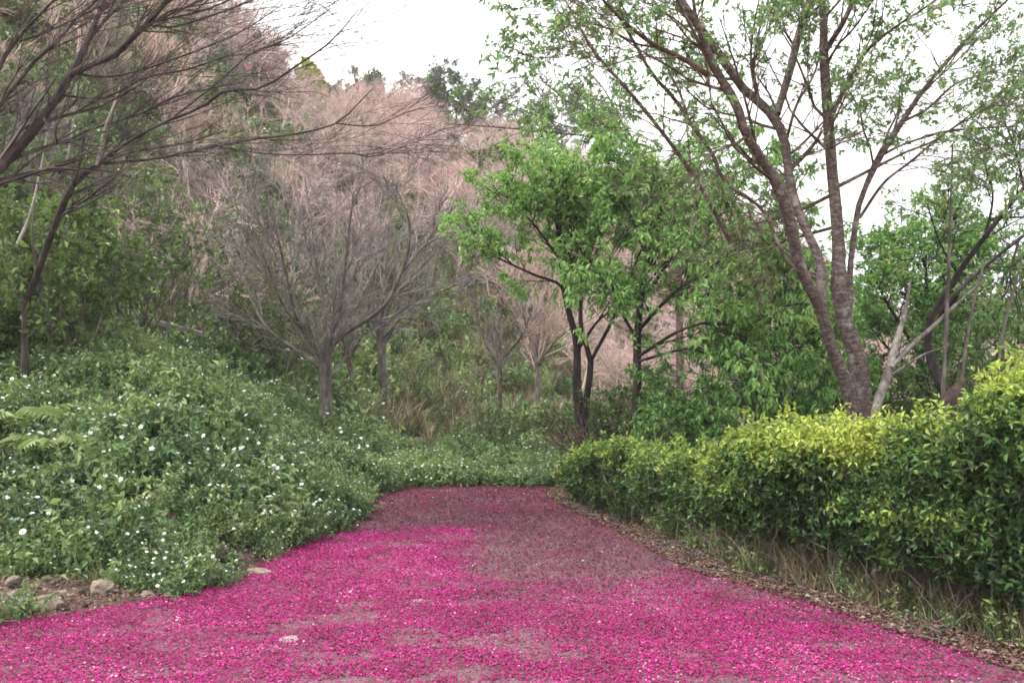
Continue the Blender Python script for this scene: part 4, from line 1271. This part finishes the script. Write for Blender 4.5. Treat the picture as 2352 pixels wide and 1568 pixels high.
for k, (px, d, h, lab) in enumerate([(1400, 12.2, 1.3, 'brown leafless brush behind the low hedge beside the twin trunk'), (1530, 12.6, 1.5, 'dark tangle of dead brush behind the dip between the two hedge stretches'),
                                     (2130, 11.5, 1.5, 'dry brush in the dark gap right of the forked tree')]):
    shrub(340 + k, 'dry_brush', lab, px, 960, d, h, 1.4, M['shrub_leaf'], M['brown_bark'], 0.06, 0.5, 12, 4, 0.3, cat='brush', keepl=0.15, n1=9, n2=7, lean=0.8)
for k, (px, d, h, lab) in enumerate([(1410, 14.5, 1.5, 'shrub with shade-darkened leaves between the twin trunk and the trunk right of it'), (1530, 14.5, 1.7, 'shrub with shade-darkened leaves behind the drooping tree, over the far hedge'), (2070, 12.6, 2.3, 'shrub with shade-darkened leaves filling the gap behind the pale dead stem'), (2190, 13.0, 2.4, 'shrub with shade-darkened leaves behind the tall tan sapling stem'), (2330, 13.5, 2.2, 'shrub with shade-darkened leaves low behind the right end of the hedge'), (1950, 12.8, 1.9, 'shrub with shade-darkened leaves directly behind the forked trunks')]):
    shrub(350 + k, 'shade_tint_shrub', lab, px, 960, d, h, 1.2, M['tree_leaf'], M['dark_bark'], 0.09, 0.5, 10, 7, 0.12, keepl=0.9, n1=8, n2=6, lean=0.55)  # added to darken the gaps: low leaf tint puts their shade into the colour
for k, (px, py, d, h, lab) in enumerate([(1000, 960, 21, 1.5, 'green bush on the slope right of the leafless trees'), (930, 940, 20, 1.4, 'dark green bush at the foot of the leafless trees'), (1040, 880, 25, 1.8, 'yellowish bush higher on the slope behind the green bush'),
                                        (1215, 1010, 15, 1.1, 'wiry brown and green bush beside the far end of the low hedge'), (1160, 1010, 16.5, 1.0, 'dark wiry bush below the small sapling')]):
    shrub(320 + k, 'slope_bush', lab, px, py, d, h, 1.5, M['shrub_leaf'], M['brown_bark'], 0.07, 0.5, 10, 6, [0.35, 0.2, 0.8, 0.45, 0.3][k], cat='bush', keepl=0.7, n1=7, n2=6, lean=0.7)


# ---- hedge on the right
def hedge(seed, name, label, rows, thick, mat, leaf, n, zlow, parts, gold, per=9, cat='hedge', stems=9, out_len=0.2):
    """rows: (px of the front foot, ground py, top py) -> a run of hedge; shoots with leaves fill its outer shell"""
    rng = RNG(seed)
    F0 = np.array([GR(a, b)[:2] for a, b, c in rows])
    seg = np.r_[0, np.cumsum(np.linalg.norm(np.diff(F0, axis=0), axis=1))]
    dirv = nrm(F0[-1] - F0[0])
    side = np.array([-dirv[1], dirv[0]])
    if side[0] < 0: side = -side
    top = []
    for (a, b, c), f in zip(rows, F0):
        mid = f + side * thick * 0.45
        top.append(PT(a, c + 52, mid[1])[2])
    top = np.array(top)
    b = np.r_[F0[0] + side * thick * 0.5, 0.0]
    root = empty(name, b, label, cat, 'hedge along the right of the path')
    s = rng.uniform(0, seg[-1], n)
    fx, fy, tz = (np.interp(s, seg, v) for v in (F0[:, 0], F0[:, 1], top))
    u = rng.uniform(0, 1, n)
    face = rng.uniform(size=n)
    v = rng.uniform(0, 1, n)
    nc = max(n // 24, 10)
    cs, cv, cb = rng.uniform(0, seg[-1], nc), rng.uniform(0, 1.05, nc), rng.uniform(-0.05, 0.13, nc)
    ci = rng.integers(0, nc, n)
    ds, dvv = rng.normal(0, 0.085, n), rng.normal(0, 0.10, n)
    cl = (face < 0.5) & (rng.uniform(size=n) < 0.85)
    s = np.where(cl, np.clip(cs[ci] + ds, 0, seg[-1]), s)
    v = np.where(cl, np.clip(cv[ci] + dvv, 0, 1.08), v)
    fx, fy, tz = (np.interp(s, seg, w_) for w_ in (F0[:, 0], F0[:, 1], top))
    puff = np.where(cl, cb[ci] * np.exp(-(ds ** 2 + dvv ** 2) / 0.018), 0)
    lump = 0.20 * vnoise(s, v * 1.6 + u * 0.8, 0.36, 5) + 0.09 * vnoise(s, v * 3 + u * 2, 0.14, 6)
    lump = lump * np.where(face < 0.5, 1.0, 0.75)
    # front shell, top shell, inside
    zl = zlow + 0.12 * vnoise(s, s * 0, 0.35, 7) + 0.1 * rng.normal(size=n)
    zz = np.where(face < 0.5, zl + (tz - zl) * v, np.where(face < 0.85, tz - 0.05 * np.abs(rng.normal(size=n)), zl + (tz - zl) * v))
    off = np.where(face < 0.5, 0.03 + np.abs(rng.normal(0, 0.05, n)), np.where(face < 0.85, u * thick, u * thick))
    off = off + 0.22 * np.clip((zz - tz) / 0.35 + 1, 0, 1) ** 2 * (face < 0.5) - lump * (face < 0.5) - puff + 0.12 * np.clip(1 - zz / 0.6, 0, 1)
    zz = zz + lump * 0.9 + (rng.uniform(size=n) < 0.12) * (face > 0.5) * (face < 0.85) * rng.uniform(0, 0.2, n)
    p = np.stack([fx + side[0] * off, fy + side[1] * off, zz + hz(fx, fy)], -1)
    outd = np.where((face < 0.5)[:, None], np.array([-side[0], -side[1], 0.45]), np.array([0, 0, 1.0]))
    d = nrm(outd + rng.normal(0, 0.45, (n, 3)))
    L = out_len * rng.uniform(0.5, 1.4, n) * np.where(rng.uniform(size=n) < 0.05, 1.8, 1.0)
    p = p - d * (np.minimum(L, 0.28) * 0.6)[:, None]
    pts = [p]
    for k in range(3):
        p = p + d * (L / 3)[:, None]
        d = nrm(d + rng.normal(0, 0.15, (n, 3)) + np.array([0, 0, 0.06]))
        pts.append(p)
    P = np.stack(pts, 1)
    mb = MB()
    tubes(mb, P, np.tile(np.array([0.0025, 0.002, 0.0018, 0.001]), (n, 1)), 3, rng)
    mb.build('shoots', M['brown_bark'], root, kind='stuff')

    rel = tz

    def gf(q):
        ss = np.clip((q[:, :2] - F0[0]) @ dirv, 0, seg[-1])
        tt = np.interp(ss, seg, top)
        g = np.clip((q[:, 2] - (tt - 0.17)) / 0.24, 0, 1.15)
        ncl = vnoise(ss, q[:, 2], 0.22, 8)
        return g * gold * (0.85 + 0.35 * ncl) + 0.10 * (ncl > 0.45) + 0.17 * ncl
    crown(root, rng, P, per, leaf, 0.5, 0.12, mat, 0.31, 0.15, 0.45, 0.45, 0.1, parts=parts, tintf=gf)
    # stems standing under the leaves
    for k in range(stems):
        t = (k + rng.uniform(0.2, 0.8)) / stems * seg[-1]
        f = np.array([np.interp(t, seg, F0[:, 0]), np.interp(t, seg, F0[:, 1])]) + side * rng.uniform(0.15, 0.55) * thick
        tp = np.interp(t, seg, top)
        rows_ = [[f[0], f[1], -0.05, 0.016]]
        x, y, z = f[0], f[1], 0
        for j in range(4):
            x += rng.normal(0, 0.07); y += rng.normal(0, 0.07); z += tp * 0.22
            rows_.append([x, y, z, 0.014 - 0.002 * j])
        q = resample(rows_, 12)
        mb = MB()
        tubes(mb, q[None, :, :3], q[None, :, 3] * rng.uniform(0.7, 1.3), 7, rng, rough=0.05)
        mb.build('stem', M['brown_bark'], root, smooth=True)
    # thin crossing twigs low down
    m = int(stems * 26)
    t = rng.uniform(0, seg[-1], m)
    o_ = rng.uniform(0.0, 0.7, m) * thick
    fx, fy = np.interp(t, seg, F0[:, 0]) + side[0] * o_, np.interp(t, seg, F0[:, 1]) + side[1] * o_
    p = np.stack([fx, fy, rng.uniform(0, 0.25, m)], -1)
    d = nrm(np.stack([rng.normal(0, .5, m), rng.normal(0, .5, m), np.ones(m)], -1))
    pts = [p]
    L = rng.uniform(0.25, 0.7, m)
    for k in range(4):
        p = p + d * (L / 4)[:, None]
        d = nrm(d + rng.normal(0, 0.22, (m, 3)))
        pts.append(p)
    mb = MB()
    tubes(mb, np.stack(pts, 1), np.tile(np.linspace(0.004, 0.0015, 5), (m, 1)), 3, rng)
    mb.build('twigs', M['grey_bark'], root, kind='stuff')
    return root


hedge(80, 'hedge', 'low dark green clipped hedge at the far end of the row beside the path', [(1283, 1150, 1030), (1330, 1170, 1004), (1420, 1205, 1000), (1520, 1240, 1008), (1620, 1270, 1012), (1660, 1285, 1020)], 0.9, M['hedge_leaf'], 0.052, 4200, 0.18, 150, 0.46, per=12)
hedge(81, 'hedge', 'middle stretch of hedge with a flat bright yellow-green top in front of the forked trunk', [(1620, 1290, 1010), (1680, 1310, 985), (1760, 1335, 975), (1850, 1360, 985), (1960, 1390, 985), (2060, 1420, 985)], 0.9, M['hedge_leaf'], 0.048, 5600, 0.40, 260, 0.92, per=13)
hedge(82, 'hedge', 'tallest stretch of hedge rising in golden shoots at the right edge', [(2030, 1410, 990), (2090, 1430, 975), (2150, 1448, 985), (2205, 1462, 975), (2250, 1475, 905), (2290, 1488, 872), (2330, 1500, 880), (2400, 1520, 905), (2520, 1560, 915)], 1.0, M['hedge_leaf'], 0.048, 6600, 0.38, 280, 0.44, per=13)


# ---- pale leaning dead branches, pole stems and the dark stump right of the forked tree
def branch_thing(seed, name, label, cat, rows, mat, sub=(), sides=9):
    rng = RNG(seed)
    q = traced(rows, 18)
    root = empty(name, q[0, :3], label, cat)
    limb_objs(root, rng, [q], mat, ['stem'], sides, 0.06)
    for r in sub:
        limb_objs(root, rng, [traced(r, 10)], mat, ['branch'], 6, 0.05)
    return root


branch_thing(90, 'dead_stem', 'pale lichen-covered stem leaning right from the foot of the forked tree', 'dead stem',
             [(2000, 1080, 8.3, 26), (2012, 940, 8.3, 22), (2036, 870, 8.4, 20), (2054, 800, 8.5, 17), (2078, 720, 8.6, 10), (2092, 640, 8.6, 4)], M['dead_bark'],
             [[(2046, 845, 8.4, 12), (2090, 795, 8.6, 10), (2140, 752, 8.9, 9), (2200, 695, 9.2, 7), (2262, 640, 9.5, 3)]])
branch_thing(91, 'dead_stem', 'thin bare whitish bough jutting right across the dark gap', 'dead branch',
             [(2050, 860, 8.2, 6), (2080, 840, 8.1, 6), (2120, 815, 8.0, 5), (2172, 796, 7.9, 3)], M['dead_bark'])
for k, (rows, lab) in enumerate([
    ([(2165, 960, 9.0, 10), (2168, 850, 9.0, 9), (2178, 640, 9.0, 8), (2184, 470, 9.0, 6), (2188, 330, 9.0, 4)], 'tall thin upright sapling stem, tan, crossing the leaves right of the forked tree'),
    ([(2205, 960, 9.6, 8), (2212, 840, 9.6, 7), (2235, 700, 9.6, 6), (2262, 600, 9.6, 4)], 'slender straw-coloured stem leaning slightly right beside the tall upright one'),
    ([(2290, 900, 9.2, 7), (2300, 780, 9.2, 6), (2330, 660, 9.2, 5), (2350, 580, 9.2, 3)], 'thin pinkish stem nearest the right edge above the golden shoots'),
    ([(40, 560, 8.6, 7), (70, 490, 8.6, 6), (95, 380, 8.6, 4), (110, 300, 8.6, 3)], 'thin whitish stem leaning right among the shrubs at the left edge'),
    ([(222, 380, 8.8, 6), (240, 300, 8.8, 6), (262, 240, 8.8, 5), (278, 190, 8.8, 3)], 'pale slender stem rising from where the level limbs start'),
    ([(155, 370, 8.8, 5), (165, 310, 8.8, 5), (172, 240, 8.8, 4), (176, 190, 8.8, 3)], 'short pale upright stem left of the slender one')]):
    branch_thing(92 + k, 'slender_stem', lab, 'sapling', rows, M['pale_bark'] if k > 2 else M['grey_bark'])


def rock(seed, name, label, cat, loc, size, mat, yaw=0.0, flat=0.75, rough=0.18, group=None, sub=3):
    import bmesh
    bm = bmesh.new()
    bmesh.ops.create_icosphere(bm, subdivisions=sub, radius=1)
    rng = RNG(seed)
    offs = Vector(rng.uniform(-50, 50, 3))
    for v in bm.verts:
        n1 = mnoise.noise(v.co * 0.9 + offs)
        n2 = mnoise.cell(v.co * 1.6 + offs)
        f = 1 + rough * 1.5 * n1 + rough * 0.5 * n2 + rough * 0.5 * mnoise.noise(v.co * 3.1 + offs)
        v.co = Vector((v.co.x * f * size[0], v.co.y * f * size[1], v.co.z * f * size[2]))
        # facets
    me = bpy.data.meshes.new(name)
    bm.to_mesh(me)
    bm.free()
    me.materials.append(mat)
    o = bpy.data.objects.new(name, me)
    COL.objects.link(o)
    o.location = loc
    o.rotation_euler = (rng.normal(0, 0.12), rng.normal(0, 0.12), yaw)
    return tag(o, label, cat, group)


sr = empty('tree_stump', PT(2190, 960, 7.4), 'leaning brown broken tree stump showing above the golden shoots', 'stump')
rg = RNG(401)
q = traced([(2150, 1150, 7.4, 62), (2165, 1000, 7.4, 56), (2185, 930, 7.4, 48), (2200, 900, 7.4, 34), (2205, 885, 7.4, 24), (2214, 872, 7.4, 7)], 20)
limb_objs(sr, rg, [q], M['stump_bark'], ['trunk'], 18, 0.10)

# ---- pale concrete ledge on top of the bank
la, lb = PT(318, 668, 15.0), PT(462, 654, 15.6)
la[2] = float(hz(la[0], la[1])) + 0.6; lb[2] = float(hz(lb[0], lb[1])) + 0.6
rt = empty('concrete_ledge', (la + lb) / 2, 'pale weathered concrete ledge running along the top of the left bank', 'ledge')
dv = lb - la
L_ = np.linalg.norm(dv)
for k in range(4):
    a, b_ = la + dv * (k / 4 + 0.004), la + dv * ((k + 1) / 4 - 0.004)
    t = nrm(dv)
    sd = nrm(np.cross(t, [0, 0, 1.0]))
    upv = np.array([0, 0, 1.0])
    V = []
    for e in (a, b_):
        for (i, j) in ((-0.14, -0.05), (0.14, -0.05), (0.14, 0.035), (0.12, 0.05), (-0.12, 0.05), (-0.14, 0.035)):
            V.append(e + sd * i + upv * (j + 0.008 * rg.normal()))
    mb = MB()
    mb.add(np.array(V), q=[[i, (i + 1) % 6, 6 + (i + 1) % 6, 6 + i] for i in range(6)] + [[0, 3, 2, 1], [0, 5, 4, 3], [6, 7, 8, 9], [6, 9, 10, 11]])
    mb.build('slab', M['pale_stone'], rt)
for k in range(5):
    a = la + dv * k / 4
    zg = float(hz(a[0], a[1]))
    V = [a + np.array([i, j, 0]) for i, j in ((-.06, -.06), (.06, -.06), (.06, .06), (-.06, .06))]
    V = [np.array([v[0], v[1], zg - 0.2]) for v in V] + [np.array([v[0], v[1], a[2] - 0.05]) for v in V]
    mb = MB()
    mb.add(np.array(V), q=[[0, 1, 5, 4], [1, 2, 6, 5], [2, 3, 7, 6], [3, 0, 4, 7], [4, 5, 6, 7]])
    mb.build('post', M['stone'], rt)

# ---- skyline and hillside trees that can be told apart
SKT = [  # px, crown top py, depth, height, leaf material, label
    (985, 165, 73, 6.0, 'far_leaf', 'dark evergreen standing alone on the skyline in the gap of sky', 10, 0.25),
    (1050, 185, 74, 4.5, 'far_leaf', 'smaller dark evergreen right of the lone one on the skyline', 7, 0.3),
    (840, 160, 70, 5.5, 'far_leaf', 'grey-green round tree on the skyline left of the gap of sky', 5, 0.7),
    (770, 185, 68, 4.5, 'far_leaf', 'pale thin tree on the skyline beside the yellow-green crown', 4, 0.8),
    (708, 165, 60, 7.0, 'lime_leaf', 'yellow-green rounded tree near the top of the hill', 14, 0.6),
    (620, 120, 60, 6.5, 'lime_leaf', 'tan and olive rounded tree left of the yellow-green one', 6, 0.25),
    (1150, 200, 76, 4.5, 'far_leaf', 'brownish thin tree on the skyline right of the evergreens', 3, 0.5),
    (1290, 205, 78, 5.0, 'far_leaf', 'olive tree on the skyline behind the reaching green boughs', 4, 0.5),
]
for k, (px, py, d, h, mt, lab, per, tm) in enumerate(SKT):
    rng = RNG(500 + k)
    t = PT(px, py + 38, d)
    zg = float(hz(t[0], t[1]))
    h = max(2.5, t[2] - zg)
    b = np.array([t[0], t[1], zg])
    root = empty('skyline_tree', b, lab, 'tree', 'trees on the top of the hill')
    q = resample([[b[0], b[1], b[2] - .3, 0.16], [b[0] + .1, b[1], b[2] + h * .35, 0.13], [b[0] - .1, b[1], b[2] + h * .7, 0.07], [b[0], b[1], b[2] + h * 0.9, 0.04]], 12)
    limb_objs(root, rng, [q], M['hill_trunk'], ['trunk'], 7, 0.03)
    P, R = q[None, :, :3], q[None, :, 3]
    b1, r1 = grow(rng, P, R, 24, 0.3, 1.0, 1.0, h * 0.42, 6, up=0.05, wig=0.12, absl=True, rf=0.5)
    b2, r2 = grow(rng, b1, r1, 8, 0.3, 1.0, 0.6, 0.5, 4, up=0.03, wig=0.15, rf=0.6)
    b3, r3 = grow(rng, b2, r2, 5, 0.2, 1.0, 0.6, 0.6, 3, up=0.03, wig=0.15, rf=0.6)
    twig_obj(root, rng, [(b1, r1), (b2, r2), (b3, r3)], M['hill_trunk'], [0.02, 0.012, 0.01])
    crown(root, rng, b3, per, 0.24, 0.6, 0.1, M[mt], tm, 0.15, 0.3, 0.5)

# ---- stones and loose pieces
ST = [  # px, py, width px, height px, material, label
    (233, 1362, 58, 40, 'stone', 'largest tan stone at the left verge, tilted against the weeds'),
    (100, 1400, 80, 42, 'stone', 'broad buff stone beside the small green plant at bottom left'),
    (60, 1385, 34, 20, 'stone', 'small stone touching the broad buff one'),
    (340, 1372, 44, 18, 'stone', 'flat pinkish stone right of the largest tan one'),
    (400, 1376, 50, 14, 'stone', 'low flat stone at the petal edge under the weeds'),
    (290, 1350, 34, 16, 'dark_rock', 'dark stone just behind the largest tan one'),
    (30, 1340, 38, 22, 'stone', 'rough stone at the left edge behind the small green plant'),
    (130, 1345, 30, 16, 'dark_rock', 'brown clod in the middle of the left verge'),
    (168, 1322, 30, 16, 'stone', 'small rounded stone highest on the left verge'),
    (600, 1318, 56, 18, 'stone', 'flat tan stone at the petal edge below the last white flowers'),
    (650, 1275, 44, 12, 'stone', 'thin flat stone between the weeds and the first bright petals'),
    (655, 1476, 62, 12, 'pale_stone', 'whitish flat chip lying among the pink petals at front left'),
    (965, 1387, 60, 8, 'pale_stone', 'thin pale chip lying on the petals in the middle of the path'),
    (2270, 1505, 40, 18, 'pale_stone', 'small grey-white stone on the right verge near the corner'),
    (2130, 1428, 30, 14, 'stone', 'grey stone under the tallest hedge stretch'),
    (1650, 1332, 60, 9, 'pale_stone', 'long pale splinter of wood lying at the foot of the hedge'),
    (1560, 1300, 24, 9, 'stone', 'small stone at the hedge foot beyond the pale splinter'),
]
for k, (px, py, w, h, mt, lab) in enumerate(ST):
    g = GR(px, py)
    d = g[1]
    a, bb = w / 2 / F * d, h / 2 / F * d
    flat = h < 13
    rock(600 + k, 'wood_chip' if 'chip' in lab or 'splinter' in lab else 'stone', lab, 'chip' if 'chip' in lab else ('splinter' if 'splinter' in lab else 'stone'),
         (g[0], g[1], float(hz(g[0], g[1])) + (0.013 if flat else bb * 0.45)), (a, a * 0.7, max(bb * (0.35 if flat else 1.1), 0.008)), M[mt], k * 0.7 if not flat else 0.1, rough=0.22, sub=2 if w < 40 else 3)

rs = RNG(650)
for k in range(24):
    px, py = rs.uniform(0, 420), rs.uniform(1305, 1405)
    py = min(py, 1425 - px * 0.14)
    g = GR(px, py)
    w = rs.uniform(16, 36) / 2 / F * g[1]
    rock(651 + k, 'small_stone', 'small brown stone lying in the dead leaves on the left verge', 'stone', (g[0], g[1], float(hz(g[0], g[1])) + w * 0.42), (w, w * 0.8, w * 0.62), M['stone'] if k % 3 else M['dark_rock'], k * 1.3, rough=0.25, sub=2, group='small stones on the left verge')

# ---- small plants that stand apart
rng = RNG(700)


def plant_from(me, name, label, cat, loc, s, yaw):
    o = bpy.data.objects.new(name, me)
    COL.objects.link(o)
    o.location = loc
    o.scale = (s, s, s)
    o.rotation_euler = (0, 0, yaw)
    return tag(o, label, cat)


g = GR(20, 1425)
plant_from(weed_variant(701, 0.28, 22, 16, 0.045, 0.45, 0.7, 0.5), 'green_plant', 'small bright green plant by itself at the bottom left edge of the path', 'plant', (g[0], g[1], 0), 1.0, 0)
p = PT(40, 1010, 8.6)
plant_from(fern_variant(702, 14, 0.85, 0.42), 'fern', 'large arching fern at the left edge of the bank', 'fern', (p[0], p[1], float(hz(p[0], p[1])) + 0.12), 1.0, 0.4)
p = PT(130, 1075, 8.0)
plant_from(fern_variant(703, 12, 0.65, 0.78), 'fern', 'yellowish fern below the large one on the bank', 'fern', (p[0], p[1], float(hz(p[0], p[1])) + 0.12), 1.0, 1.4)


def daisy(px, py, d, lab, s):
    c = PT(px, py, d)
    root = empty('white_flower', (c[0], c[1], float(hz(c[0], c[1]))), lab, 'flower')
    mb = MB()
    z0 = float(hz(c[0], c[1]))
    rows = resample([[c[0] + .03, c[1] + .02, z0, 0.003], [c[0] + .02, c[1], (z0 + c[2]) / 2, .0025], [c[0], c[1], c[2], .002]], 6)
    tubes(mb, rows[None, :, :3], rows[None, :, 3], 4, rng)
    mb.build('stem', M['weed'], root)
    nv = nrm(np.array([0.1, -0.75, 0.6]))
    u = nrm(np.cross(nv, [0, 0, 1.0]))
    w = np.cross(nv, u)
    for k in range(9):
        th = k * math.pi / 4.5
        X = (u * math.cos(th) + w * math.sin(th)) * s
        mb = MB()
        add_leaves(mb, c[None], X[None], np.cross(nv, X)[None] * 0.75, nv[None] * s * 0.4, np.array([0.8]))
        mb.build('petal', M['flower'], root)
    mb = MB()
    P = np.stack([c - nv * 0.002, c + nv * 0.006])[None]
    tubes(mb, P, np.array([[s * 0.3, s * 0.18]]), 8, rng)
    mb.build('flower_eye', M['flower_eye'], root)


daisy(52, 1220, 6.6, 'largest white flower, alone above the left verge', 0.03)

def haze():
    mb = MB()
    X0, X1, Y0, Y1, Z0, Z1 = -400, 400, -30, 400, -4, 70
    V = [(x, y, z) for z in (Z0, Z1) for x, y in ((X0, Y0), (X1, Y0), (X1, Y1), (X0, Y1))]
    mb.add(np.array(V, float), q=[[0, 3, 2, 1], [4, 5, 6, 7], [0, 1, 5, 4], [1, 2, 6, 5], [2, 3, 7, 6], [3, 0, 4, 7]])
    m, n, l = new_mat('haze')
    v = n.new('ShaderNodeVolumePrincipled')
    v.inputs['Color'].default_value = (0.93, 0.94, 0.97, 1)
    v.inputs['Density'].default_value = 0.001
    o = n.new('ShaderNodeOutputMaterial')
    l.new(v.outputs[0], o.inputs['Volume'])
    mb.build('haze', m, kind='stuff')


haze()
